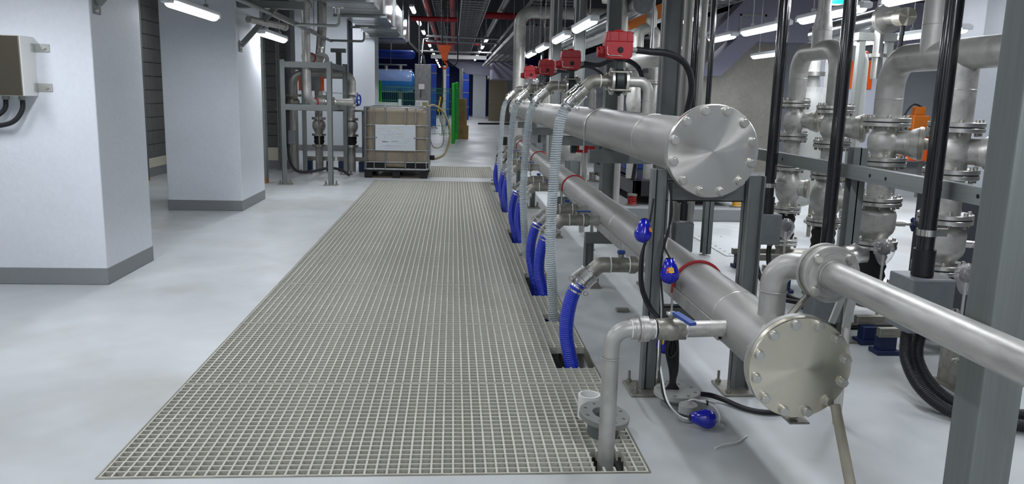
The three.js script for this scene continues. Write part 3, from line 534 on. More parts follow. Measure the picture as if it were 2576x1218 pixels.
  // flexible conduit from the gland
  const gx = ax + 0.122, gy = ay + 0.05; const e = one('flexible_conduit', [ribbed(i === 0 ? [[gx, gy, z], [1.12, gy - 0.005, z - 0.03], [1.26, 1.575, z - 0.12], [1.40, 1.52, z - 0.25], [1.475, 1.40, z - 0.36], [1.49, 1.2, z - 0.5], [1.5, 0.95, z - 0.62], [1.575, 0.62, z - 0.8]] : [[gx, gy, z], [1.15, gy - 0.01, z], [1.32, gy + 0.05, z - 0.05], [1.5, gy - 0.02, z - 0.1], [1.58, 1.3, z - 0.2], [1.58, 0.9, z - 0.3], [1.575, 0.62, z - 0.4]], 0.0165, 0.008, 0.0034, 12)], M.cable, actN[i] + ' black corrugated conduit leading from a red actuator', 'conduit', 'corrugated conduits of the actuators');
  // clear hose
  const h = thing('clear_hose', ['nearest clear spiral hose hanging down to the grating', 'second clear spiral hose from the front', 'third clear spiral hose from the front', 'farthest clear spiral hose'][i], 'hose', 'clear hoses from the red actuated valves');
  camlock(h, [0.745, y - 0.04, z], [-0.71, -0.7, 0], r * 1.15);
  const P = [[0.672, y - 0.115, z], [0.645, y - 0.15, z], [0.617, y - 0.21, z], [0.598, y - 0.35, z], [0.588, y - 0.56, z], [0.579, y - 0.76, z], [0.579, y - 0.92, z], [0.592, y - 1.12, z - 0.01], [0.613, 0.03, z - 0.015], [0.625, -0.25, z - 0.02], [0.625, -0.8, z - 0.02]];
  part('hose_wall', [sweep(smooth(P, 90), 0.028, 20, false)], M.clear, h);
  const C = new THREE.CatmullRomCurve3(smooth(P, 80)), L = C.getLength(), turns = L / 0.0135, hp = []; // embedded spiral
  { const n = Math.round(turns * 10), fr = C.computeFrenetFrames(n, false); const pts = C.getSpacedPoints(n); for (let k = 0; k <= n; k++) { const a = k / 10 * Math.PI * 2; hp.push(pts[k].clone().addScaledVector(fr.normals[k], Math.cos(a) * 0.0295).addScaledVector(fr.binormals[k], Math.sin(a) * 0.0295)); } }
  const sp = part('spiral_rib', [sweep(hp, 0.0026, 5)], M.clearRib, h);
  for (const s2 of [0.02, 0.05]) { const u = s2 / L, p = C.getPointAt(u), d = C.getTangentAt(u); part('hose_clamp', [lathe([[0.029, -0.006], [0.0345, -0.006], [0.0345, 0.006], [0.029, 0.006]], p.toArray(), d.toArray(), 22)], M.chrome, h); }
});
// clear film hanging round the farthest actuator
{ const g = new THREE.SphereGeometry(0.075, 24, 16); const P = g.attributes.position; for (let i = 0; i < P.count; i++) { const x = P.getX(i), y = P.getY(i), z = P.getZ(i); const k = 1 + 0.22 * Math.sin(x * 90 + y * 60) * Math.cos(z * 80 + y * 50); P.setXYZ(i, x * k * 1.1, y * k * 0.7, z * k); } g.computeVertexNormals(); g.translate(0.94, 1.5, -9.72); one('plastic_wrap', [clean(g)], M.film, 'crumpled clear plastic film hanging under the farthest red actuator', 'plastic film'); }

// ================================================================ PUMP DISCHARGE STACKS ON THE RIGHT
function flangePair(t, x, y, z, R, nb = 8, br = 0.0115) { // two machined flanges with a dark gasket and bolts, on a vertical pipe
  const f = part('flange', [lathe([[0.03, 0.003], [R - 0.002, 0.003], [R, 0.005], [R, 0.024], [R - 0.002, 0.026], [0.03, 0.026]], [x, y, z], [0, 1, 0], 44)], M.steelSmooth, t);
  part('flange', [lathe([[0.03, -0.026], [R - 0.002, -0.026], [R, -0.024], [R, -0.005], [R - 0.002, -0.003], [0.03, -0.003]], [x, y, z], [0, 1, 0], 44)], M.steelSmooth, t);
  part('gasket', [lathe([[0.03, -0.003], [R * 0.96, -0.003], [R * 0.96, 0.003], [0.03, 0.003]], [x, y, z], [0, 1, 0], 36)], M.rubber, t);
  for (let k = 0; k < nb; k++) { const a = (k + 0.5) / nb * Math.PI * 2, px = x + Math.cos(a) * R * 0.84, pz = z + Math.sin(a) * R * 0.84; boltMesh('bolt', br, br * 1.25, M.bolt, f, [px, y + 0.026, pz], [0, 1, 0], k); boltMesh('nut', br, br * 1.5, M.steelDark, f, [px, y - 0.026, pz], [0, -1, 0], k + 0.4); }
  return f;
}
const SX = 2.63;
const stacks = [
  { z: -6.0, R: 0.108, r: 0.06, y: [1.313, 1.061, 0.826, 0.494], top: 1.5, n: 'farthest', wheel: 0 },
  { z: -5.35, R: 0.124, r: 0.068, y: [1.278, 1.04, 0.824, 0.495], top: 1.5, n: 'second farthest', wheel: 0 },
  { z: -4.68, R: 0.137, r: 0.072, y: [1.212, 0.975, 0.73, 0.461], top: 1.4, n: 'second nearest', wheel: 1 },
  { z: -4.0, R: 0.137, r: 0.072, y: [1.207, 0.963, 0.726, 0.456], top: 1.4, n: 'nearest', wheel: 1 },
];
const where = ['farthest pump riser', 'second farthest pump riser', 'third pump riser', 'nearest pump riser'];
stacks.forEach((s, i) => {
  const { z, R, r, y } = s, x = SX;
  // swing check valve: bulging body with the bonnet pointing right
  const c = thing('check_valve', 'cast stainless check valve with side bonnet, upper one on the ' + where[i], 'valve', 'check valves on the pump risers');
  const h = y[0] - y[1], m = (y[0] + y[1]) / 2, bd = V(0.83, 0, 0.56).normalize(), bp = s2 => [x + bd.x * s2, m - 0.005, z + bd.z * s2];
  part('body', [latheSmooth([[r * 1.02, -h / 2 + 0.02], [r * 1.02, -h * 0.3], [r * 1.22, -h * 0.22], [r * 1.34, -h * 0.12], [r * 1.34, h * 0.08], [r * 1.18, h * 0.2], [r * 1.02, h * 0.27], [r * 1.02, h / 2 - 0.02]], [x, m, z], [0, 1, 0], 32), latheSmooth([[r * 0.98, 0], [r * 0.98, r * 1.5], [r * 1.02, r * 1.8], [r * 1.2, r * 2.1], [r * 1.36, r * 2.6]], bp(0), bd.toArray(), 28)], M.steel, c);
  part('bonnet', [lathe([[r * 1.36, 0], [r * 1.42, 0.002], [r * 1.42, 0.02], [r * 1.38, 0.022], [r * 1.38, 0.026], [r * 1.3, 0.028], [r * 0.5, 0.03], [r * 0.45, 0.05], [0.001, 0.052]], bp(r * 2.6), bd.toArray(), 32)], M.steelDark, c);
  flangePair(c, x, y[0], z, R); flangePair(c, x, y[1], z, R);
  // spool between the valves
  const sp = thing('pipe_spool', 'short flanged stainless spool between two valves on the ' + where[i], 'pipe', 'spools between the riser valves'); part('pipe', [rod([x, y[1] - 0.022, z], [x, y[2] + 0.022, z], r, 28)], M.steel, sp); flangePair(sp, x, y[2], z, R);
  // lower valve
  const v = thing('stop_valve', (s.wheel ? 'cast stainless valve with a small blue handwheel on the ' : 'bulbous cast stainless valve below the beam on the ') + where[i], 'valve', 'lower valves on the pump risers');
  const lh_ = y[2] - y[3], lm = (y[2] + y[3]) / 2;
  if (s.wheel) {
    part('body', [latheSmooth([[r * 1.0, -lh_ / 2 + 0.02], [r * 1.02, -lh_ * 0.36], [r * 1.45, -lh_ * 0.22], [r * 1.58, -lh_ * 0.12], [r * 1.6, lh_ * 0.18], [r * 1.5, lh_ * 0.27], [r * 1.08, lh_ * 0.31], [r * 1.0, lh_ / 2 - 0.02]], [x, lm, z], [0, 1, 0], 36)], M.steel, v);
    const d = V(0.9, 0, 0.3).normalize(), q = s2 => [x + d.x * s2, lm, z + d.z * s2];
    part('stem', [rod(q(r * 1.4), q(r * 2.0), 0.02, 14), rod(q(r * 2.0), q(r * 2.9), 0.011, 12), along(new THREE.CylinderGeometry(0.019, 0.019, 0.022, 6), q(r * 2.2), d.toArray())], M.steelSmooth, v);
    const w = []; w.push(along(new THREE.TorusGeometry(0.036, 0.007, 8, 26).rotateX(Math.PI / 2), q(r * 2.95), d.toArray())); for (let k = 0; k < 5; k++) { const g = rod([0, 0, 0], [Math.cos(k * 1.2566) * 0.036, 0, Math.sin(k * 1.2566) * 0.036], 0.0045, 6); w.push(along(g, q(r * 2.95), d.toArray())); const b = new THREE.SphereGeometry(0.0095, 8, 6).translate(Math.cos(k * 1.2566 + 0.6) * 0.037, 0, Math.sin(k * 1.2566 + 0.6) * 0.037); w.push(along(clean(b), q(r * 2.95), d.toArray())); }
    part('handwheel', w, M.blueDark, v, 'small dark blue handwheel');
  } else {
    part('body', [latheSmooth([[r * 1.0, -lh_ / 2 + 0.02], [r * 1.05, -lh_ * 0.34], [r * 1.5, -lh_ * 0.2], [r * 1.68, 0], [r * 1.5, lh_ * 0.2], [r * 1.05, lh_ * 0.34], [r * 1.0, lh_ / 2 - 0.02]], [x, lm, z], [0, 1, 0], 32), latheSmooth([[r * 1.1, 0], [r * 1.1, r * 1.9], [r * 1.15, r * 2.1]], [x, lm, z], [0.83, 0, 0.56], 26)], M.steel, v);
    part('bonnet', [lathe([[r * 1.16, 0], [r * 1.22, 0.002], [r * 1.22, 0.022], [r * 1.16, 0.024], [0.001, 0.026]], [x + bd.x * r * 2.1, lm, z + bd.z * r * 2.1], bd.toArray(), 28)], M.steelDark, v);
  }
  part('casting_marks', [0.012, -0.012].map(o => lathe([[0.008, 0], [0.011, 0.001], [0.011, 0.002]], [x + (r * 1.56) * -0.5, lm + o, z + r * 1.56 * 0.86], [-0.5, 0, 0.86], 14)), M.steelDark, v);
  flangePair(v, x, y[3], z, R);
  // rubber expansion joint and foot pipe
  const e = thing('expansion_joint', 'black rubber expansion joint at the foot of the ' + where[i], 'joint', 'rubber joints under the risers');
  const y5 = y[3] - 0.26; part('bellows', [latheSmooth([[r * 1.05, y[3] - 0.022], [r * 1.1, y[3] - 0.05], [r * 1.24, y[3] - 0.08], [r * 1.1, y[3] - 0.11], [r * 1.24, y[3] - 0.14], [r * 1.1, y[3] - 0.17], [r * 1.24, y[3] - 0.2], [r * 1.05, y5 + 0.02]].reverse(), [x, 0, z], [0, 1, 0], 30)], M.rubber, e); flangePair(e, x, y5, z, R * 0.96, 6);
  const p = thing('suction_spool', 'stainless suction spool on dark blue rubber blocks, below the ' + where[i], 'pipe', 'suction spools of the pump risers');
  part('inlet_pipe', [rod([x, 0.06, z], [x, y5 - 0.022, z], r * 0.95, 26)], M.steelDark, p); part('suction_pipe', [rod([x, 0.12, z], [x + 0.26, 0.12, z], r * 0.8, 20)], M.steelDark, p);
  for (const dz of [-0.09, 0.09]) { part('rubber_foot', [rbx(x - 0.35, 0, z + dz - 0.035, x - 0.26, 0.1, z + dz + 0.035, 0.006), rbx(x - 0.37, 0, z + dz - 0.05, x - 0.24, 0.025, z + dz + 0.05, 0.004)], M.blueDark, p); }
  part('bed_frame', [rbx(x - 0.37, 0.1, z - 0.14, x + 0.26, 0.15, z - 0.1, 0.004), rbx(x - 0.37, 0.1, z + 0.1, x + 0.26, 0.15, z + 0.14, 0.004), rbx(x + 0.18, 0.0, z - 0.14, x + 0.26, 0.1, z + 0.14, 0.006)], M.steelDark, p);
});
// discharge manifolds above the stacks
{
  const t = thing('manifold_pipe', 'stainless arch joining the two farther pump risers, with a reducer on top', 'pipe'); const y = 1.69;
  part('arch', [sweep(bend([[SX, 1.335, -6.0], [SX, y, -6.0], [SX, y, -5.35], [SX, 1.3, -5.35]], 0.16), 0.068, 28)], M.steel, t);
  part('reducer', [latheSmooth([[0.068, -0.02], [0.068, 0.13], [0.058, 0.2], [0.046, 0.26], [0.046, 1.5]], [SX, y + 0.02, -5.66], [0, 1, 0], 28)], M.steel, t);
  for (const [yy, zz, rr2] of [[1.83, -5.66, 0.069], [1.5, -6, 0.069], [1.5, -5.35, 0.069], [1.98, -5.66, 0.047]]) part('weld_seam', [new THREE.TorusGeometry(rr2, 0.0018, 6, 30).rotateX(Math.PI / 2).translate(SX, yy, zz)], M.steelSmooth, t);
  const u = thing('manifold_pipe', 'large stainless manifold leaving the frame at the right edge, with a riser', 'pipe'); const yy = 1.583;
  part('run', [sweep(bend([[SX, 1.234, -4.68], [SX, yy, -4.68], [SX, yy, -1.5]], 0.2), 0.08, 32)], M.steel, u);
  part('drop', [rod([SX, 1.229, -4.0], [SX, yy, -4.0], 0.075, 28)], M.steel, u); part('riser', [rod([SX, yy, -4.26], [SX, 3.1, -4.26], 0.082, 30)], M.steel, u);
  for (const [py, pz, q] of [[1.35, -4.68, 0.081], [1.75, -4.26, 0.083], [1.4, -4.0, 0.076]]) part('weld_seam', [new THREE.TorusGeometry(q, 0.002, 6, 34).rotateX(Math.PI / 2).translate(SX, py, pz)], M.steelSmooth, u);
}
// ---------------------------------------------------------------- black conduits, junction boxes and their rail
function conduit(x, z, y0, y1, r, label, cat = 'conduit') {
  const t = thing('conduit', label, cat, 'black vertical conduits'); part('tube', [rod([x, y0, z], [x, y1, z], r, 22), rod([x + r * 1.15, y0 + 0.22, z - r], [x + r * 1.15, y1, z - r], r * 0.5, 12)], M.blackGloss, t);
  part('lower_sleeve', [rod([x, y0 - 0.005, z], [x, y0 + 0.11, z], r * 1.28, 22)], M.black, t);
  part('clamp', [lathe([[r * 0.9, 0], [r * 1.2, 0], [r * 1.2, 0.028], [r * 0.9, 0.028]], [x, y0 + 0.17, z], [0, 1, 0], 22), rbx(x + r, y0 + 0.165, z - 0.012, x + r + 0.05, y0 + 0.202, z + 0.012, 0.003)], M.chrome, t); return t;
}
function jbox(x, y, z, w, h, d, label) { const t = thing('junction_box', label, 'junction box', 'grey junction boxes on the conduits'); part('case', [rbx(x - w / 2, y - h / 2, z - d / 2, x + w / 2, y + h / 2, z + d / 2, 0.006)], M.jbox, t); part('lid', [rbx(x - w / 2 + 0.004, y - h / 2 + 0.004, z + d / 2, x + w / 2 - 0.004, y + h / 2 - 0.004, z + d / 2 + 0.006, 0.003)], M.jbox, t); each('gland', [-1, 1].map(k => rod([x + k * w * 0.25, y - h / 2 - 0.015, z], [x + k * w * 0.25, y - h / 2, z], 0.02, 12)), M.pvcGrey, t); return t; }
conduit(2.05, -4.97, 0.60, 3.1, 0.033, 'tall glossy black conduit left of the arch pipe, above a grey box'); conduit(2.05, -4.12, 0.33, 3.1, 0.033, 'tall glossy black conduit in front of the stainless arch'); conduit(2.045, -3.22, 0.59, 3.1, 0.036, 'tall glossy black conduit, nearest one at the right'); conduit(2.0, -6.2, 0.60, 3.1, 0.018, 'thin black conduit rising just above the big upper flange');
jbox(2.05, 0.50, -4.98, 0.165, 0.2, 0.13, 'grey junction box right of the upper header flange'); jbox(2.05, 0.23, -4.1, 0.16, 0.2, 0.13, 'grey junction box low down behind the lower flange'); jbox(2.06, 0.46, -3.24, 0.19, 0.24, 0.19, 'large grey junction box behind the right foreground pipe'); 
// flexible pairs from the boxes to the floor
const flex = (pts, r, label) => one('flexible_conduit', [ribbed(pts, r, 0.0085, 0.0035, 12)], M.cable, label, 'conduit', 'flexible conduits to the pumps');
flex([[2.02, 0.335, -3.24], [2.02, 0.2, -3.22], [2.05, 0.09, -3.12], [2.14, 0.03, -3.0], [2.3, 0.03, -2.9], [2.5, 0.03, -2.85]], 0.023, 'thick black corrugated conduit curving under the right foreground pipe'); flex([[2.1, 0.335, -3.26], [2.09, 0.2, -3.25], [2.13, 0.09, -3.17], [2.22, 0.03, -3.06], [2.38, 0.03, -3.0], [2.6, 0.03, -2.97]], 0.023, 'second thick black corrugated conduit behind the first, lower right');
for (const [k, lab] of [[-0.045, 'left black cable under the junction box beside the upper flange'], [0.04, 'right black cable under the junction box beside the upper flange']]) one('power_cable', [cable([[2.05 + k, 0.4, -4.98], [2.045 + k, 0.3, -4.97], [2.07 + k, 0.18, -4.93], [2.16 + k, 0.07, -4.85], [2.4 + k, 0.03, -4.8]], 0.017)], M.cable, lab, 'cable', 'cables of the right-hand boxes');
one('power_cable', [cable([[2.0, 0.12, -4.1], [2.0, 0.05, -4.22], [2.12, 0.021, -4.34], [2.5, 0.021, -4.35], [2.88, 0.021, -4.34]], 0.02)], M.cable, 'black cable running along the floor between the pump feet', 'cable');
{ // rail of channel steel carrying the conduits
  const t = thing('conduit_rail', 'dark grey steel rail sloping across the right side, carrying the conduits', 'rail'); part('beam', [rbx(2.135, 0.915, -6.7, 2.145, 0.99, -1.5, 0.002), rbx(2.145, 0.98, -6.7, 2.185, 0.99, -1.5, 0.002), rbx(2.145, 0.915, -6.7, 2.185, 0.925, -1.5, 0.002)], M.greyPaint, t);
  for (const z of [-5.15, -5.0, -4.35, -3.9, -3.75, -3.3, -3.05]) part('bolt_hole', [lathe([[0.001, 0.002], [0.009, 0.001], [0.009, -0.002]], [2.134, 0.953, z], [-1, 0, 0], 12)], M.black, t);
  for (const z of [-4.17, -6.6]) part('post', hpost(2.2, z, 0.01, 1.08, 0.075, 0.075, 0.007, 'z'), M.greyPaint, t); part('base_plate', [rbx(2.12, 0, -4.27, 2.28, 0.012, -4.07, 0.003)], M.steelDark, t);
}
{ const t = thing('steel_post', 'pale grey square steel post in the right foreground under the stainless pipe', 'post'); part('shaft', [rbx(1.355, 0.012, -1.93, 1.465, 3.1, -1.82, 0.006)], M.greyPaint, t); part('base_plate', [rbx(1.29, 0, -1.99, 1.53, 0.012, -1.76, 0.003)], M.steelDark, t); }
one('dark_cabinet', [rbx(2.92, 0, -4.75, 3.5, 0.8, -4.4, 0.008)], std(0x43464c, 0.5), 'low dark cabinet behind the nearest pump riser', 'cabinet');
// clear plastic bags over pressure gauges
function gaugeBag(x, y, z, h, label) {
  const t = thing('bagged_gauge', label, 'gauge', 'gauges under clear plastic bags'); part('stem', [rod([x, y - h, z], [x, y, z], 0.008, 8), rod([x - 0.05, y - h, z], [x, y - h, z], 0.008, 8)], M.steelSmooth, t); part('dial', [lathe([[0.001, 0.018], [0.034, 0.018], [0.038, 0.014], [0.038, -0.014], [0.001, -0.014]], [x, y + 0.03, z], [0.3, 0.1, 0.95], 24)], M.black, t);
  const g = new THREE.SphereGeometry(0.06, 20, 16), P = g.attributes.position; for (let i = 0; i < P.count; i++) { const a = P.getX(i), b = P.getY(i), c = P.getZ(i); const k = 1 + 0.13 * Math.sin(a * 110 + b * 70) * Math.cos(c * 120 - b * 60); const tp = b < 0 ? 1 + b * 6 : 1 - b * 3; P.setXYZ(i, a * k * Math.max(0.35, tp), b * (b < 0 ? 1.6 : 1.25), c * k * Math.max(0.35, tp)); } g.computeVertexNormals(); g.translate(x, y + 0.02, z); part('bag', [clean(g)], M.film, t, 'crinkled clear plastic bag');
}
gaugeBag(2.6, 0.43, -4.5, 0.43, 'gauge in a clear plastic bag beside the third riser'); gaugeBag(2.64, 0.43, -3.78, 0.43, 'gauge in a clear plastic bag right of the large junction box'); gaugeBag(2.5, 0.37, -5.68, 0.37, 'gauge in a clear plastic bag above the branch elbow');

{ // lever valve low behind the branch flange
  const t = thing('lever_valve', 'small stainless valve with two white levers behind the branch flange', 'valve'), z = -2.98, x = 1.60; part('body', [latheSmooth([[0.001, -0.05], [0.03, -0.05], [0.034, -0.02], [0.045, 0], [0.034, 0.02], [0.03, 0.05], [0.001, 0.05]], [x, 0.72, z], [1, 0, 0.2], 20), rod([x, 0, z], [x, 0.72, z], 0.017, 12)], M.steelSmooth, t);
  part('lever', [bar([x - 0.01, 0.66, z + 0.02], [x - 0.09, 0.45, z + 0.05], 0.026, 0.012)], M.pvcLight, t); part('lever', [bar([x + 0.015, 0.64, z + 0.02], [x - 0.03, 0.43, z + 0.05], 0.03, 0.012)], M.pvcLight, t);
}
{ const t = thing('anchor_bracket', 'pair of stainless bracket plates with a through bolt near the floor, right', 'bracket'); part('plate', [rbx(2.36, 0.0, -3.5, 2.372, 0.2, -3.32, 0.003)], M.steelDark, t); part('plate', [rbx(2.42, 0.0, -3.5, 2.432, 0.2, -3.32, 0.003)], M.steelDark, t); part('through_bolt', [rod([2.33, 0.15, -3.36], [2.46, 0.15, -3.36], 0.007, 8), hex([2.348, 0.15, -3.36], [1, 0, 0], 0.014, 0.012)], M.bolt, t); part('foot', [rbx(2.34, 0, -3.52, 2.452, 0.012, -3.3, 0.003)], M.steelDark, t); }

// ================================================================ LEFT SIDE: BOX, BRACKETS, PUMP FRAME, CAGED TANK
{ // control box on the nearest column
  const t = thing('control_box', 'stainless control box with a latch on the nearest white column', 'control box'); const z0 = -5.33;
  part('case', [rbx(-3.15, 1.235, z0, -2.64, 1.6, z0 + 0.17, 0.006)], M.white, t); const d = part('door', [rbx(-3.15, 1.237, z0 + 0.17, -2.645, 1.598, z0 + 0.182, 0.003)], phys({ color: 0x8f8878, metalness: 0.85, roughness: 0.24, anisotropy: 0.5 }), t, 'brushed stainless door'); part('latch', [rbx(-2.84, 1.365, z0 + 0.182, -2.815, 1.47, z0 + 0.2, 0.006), rod([-2.828, 1.43, z0 + 0.18], [-2.828, 1.43, z0 + 0.208], 0.013, 12)], M.chrome, d);
  for (const y of [1.29, 1.535]) { const l = part('mounting_lug', [rbx(-2.64, y - 0.025, z0 + 0.002, -2.55, y + 0.025, z0 + 0.008, 0.002), rbx(-2.64, y - 0.025, z0 + 0.002, -2.632, y + 0.025, z0 + 0.05, 0.002)], M.pvcLight, t); boltMesh('bolt', 0.011, 0.012, M.bolt, l, [-2.58, y, z0 + 0.008], [0, 0, 1]); }
  each('gland', [-2.8, -2.7].map(x => rod([x, 1.21, z0 + 0.08], [x, 1.237, z0 + 0.08], 0.022, 14)), M.pvcGrey, t);
  one('power_cable', [ribbed([[-2.8, 1.215, z0 + 0.08], [-2.81, 1.155, z0 + 0.08], [-2.87, 1.105, z0 + 0.075], [-2.97, 1.075, z0 + 0.06], [-3.2, 1.07, z0 + 0.05]], 0.0135, 0.007, 0.002, 10)], M.cable, 'upper black cable curving left from the stainless control box', 'cable'); one('power_cable', [ribbed([[-2.7, 1.215, z0 + 0.08], [-2.705, 1.155, z0 + 0.08], [-2.76, 1.08, z0 + 0.075], [-2.87, 1.045, z0 + 0.06], [-3.2, 1.04, z0 + 0.05]], 0.0135, 0.007, 0.002, 10)], M.cable, 'lower black cable curving left from the stainless control box', 'cable');
}
// steel brackets on the columns
function bracket(z, yb, label) { const t = thing('wall_bracket', label, 'bracket'); part('wall_plate', [rbx(-2.29, yb - 0.06, z - 0.05, -2.278, yb + 0.06, z + 0.05, 0.002)], M.greyPaint, t); part('brace', [bar([-2.28, yb + 0.01, z], [-1.9, yb + 0.42, z], 0.05, 0.05)], M.greyPaint, t); part('arm', [rbx(-2.29, yb + 0.4, z - 0.05, -1.6, yb + 0.48, z + 0.05, 0.003)], M.greyPaint, t); for (const k of [-0.04, 0.04]) boltMesh('bolt', 0.011, 0.014, M.bolt, t, [-2.278, yb + k, z + 0.03], [1, 0, 0]); }
bracket(-5.42, 1.82, 'dark steel bracket at the top of the nearest white column'); bracket(-8.9, 1.77, 'dark steel bracket with diagonal brace on the second white column');
// rusty-footed steel columns by the block wall
for (const [x, z, lab] of [[-4.4, -11.62, 'dark steel column with rusty foot seen between the two white columns'], [-2.72, -11.6, 'grey steel column with rusty foot right of the second white column']]) { const t = thing('steel_column', lab, 'column', 'steel columns by the block wall'); part('shaft', hpost(x, z, 0.07, 4.1, 0.12, 0.12, 0.009, 'z'), M.greyPaint, t); part('rusty_foot', hpost(x, z, 0, 0.07, 0.12, 0.12, 0.009, 'z'), M.rust, t, 'rusty unpainted foot'); }
one('steel_stanchion', [...hpost(-2.92, -13.7, 0, 2.6, 0.06, 0.06, 0.006, 'z')], M.greyPaint, 'thin dark steel stanchion in front of the block wall', 'post');
// frame
{
  const t = thing('steel_rack', 'grey angle-steel frame around the pipework on the left', 'frame'); const P = [[-2.38, -11.41, 1.745], [-1.737, -11.41, 1.735], [-2.38, -13.0, 1.745], [-1.73, -12.98, 1.76]];
  P.forEach(([x, z, h], i) => { part('post', [rbx(x - 0.035, 0.01, z - 0.008, x + 0.035, h, z, 0.002), rbx(i % 2 ? x + 0.027 : x - 0.035, 0.01, z - 0.07, i % 2 ? x + 0.035 : x - 0.027, h, z, 0.002)], i % 2 ? M.greyPaint : M.greyPaint, t); plateFoot(t, x, z - 0.03, 0.2, 0.14); });
  for (const [y0, y1] of [[1.64, 1.72], [1.055, 1.135]]) { part('front_beam', [rbx(-2.35, y0, -11.42, -1.77, y1, -11.412, 0.002), rbx(-2.35, y0, -11.47, -1.77, y0 + 0.008, -11.42, 0.002)], M.greyPaint, t); part('side_beam', [rbx(-1.72, y0, -12.96, -1.71, y1, -11.45, 0.002)], M.greyPaint, t); part('side_beam', [rbx(-2.41, y0, -12.96, -2.40, y1, -11.45, 0.002)], M.greyPaint, t); part('rear_beam', [rbx(-2.35, y0, -13.02, -1.76, y1, -13.012, 0.002)], M.greyPaint, t); }
}
{ // main pipe with wafer valves
  const t = thing('supply_pipe', 'bright vertical stainless pipe turning into flanged valves inside the left frame', 'pipe'); part('pipe', [sweep(bend([[-2.08, 3.4, -11.55], [-2.06, 1.17, -11.55], [-1.55, 1.17, -12.3]], 0.13), 0.057, 26)], M.steel, t);
  part('red_gasket', [lathe([[0.05, 0], [0.062, 0], [0.062, 0.012], [0.05, 0.012]], [-1.975, 1.17, -11.65], [0.51, 0, -0.78], 24)], M.redDull, t);
  for (const s of [0.2, 0.29, 0.4]) part('flange', [lathe([[0.04, 0], [0.1, 0.001], [0.1, 0.022], [0.04, 0.023]], [-2.06 + 0.51 * (s + 0.06) * 1.07, 1.17, -11.52 - 0.78 * (s + 0.06) * 1.07], [0.51, 0, -0.78], 32)], M.steelSmooth, t);
  for (const s of [0.24, 0.34]) { part('lever', [rod([-2.06 + 0.55 * (s + 0.06), 1.26, -11.52 - 0.84 * (s + 0.06)], [-2.06 + 0.55 * (s + 0.06), 1.31, -11.52 - 0.84 * (s + 0.06)], 0.012, 8), bar([-2.1 + 0.55 * (s + 0.06), 1.315, -11.52 - 0.84 * (s + 0.06)], [-1.72 + 0.4 * s, 1.3, -11.9], 0.02, 0.01)], M.steelDark, t); }
  const u = thing('cross_pipe', 'stainless pipe with a red gasket crossing the top of the left frame', 'pipe'); part('pipe', [sweep(bend([[-2.1, 1.8, -11.7], [-2.08, 1.8, -12.75], [-2.05, 2.3, -12.85], [-2.05, 3.4, -12.85]], 0.14), 0.07, 24)], M.steel, u); part('red_gasket', [lathe([[0.06, 0], [0.076, 0], [0.076, 0.014], [0.06, 0.014]], [-2.075, 1.8, -11.95], [0.095, 0, -1], 24)], M.redDull, u); part('flange', [lathe([[0.05, 0], [0.11, 0.001], [0.11, 0.03], [0.05, 0.031]], [-2.01, 1.8, -12.5], [0.095, 0, -1], 30)], M.steelSmooth, u); part('air_vent', [rod([-2.01, 1.9, -12.45], [-2.01, 1.96, -12.45], 0.025, 12), rod([-2.01, 1.96, -12.45], [-2.01, 1.985, -12.45], 0.05, 12)], M.steelSmooth, u);
}
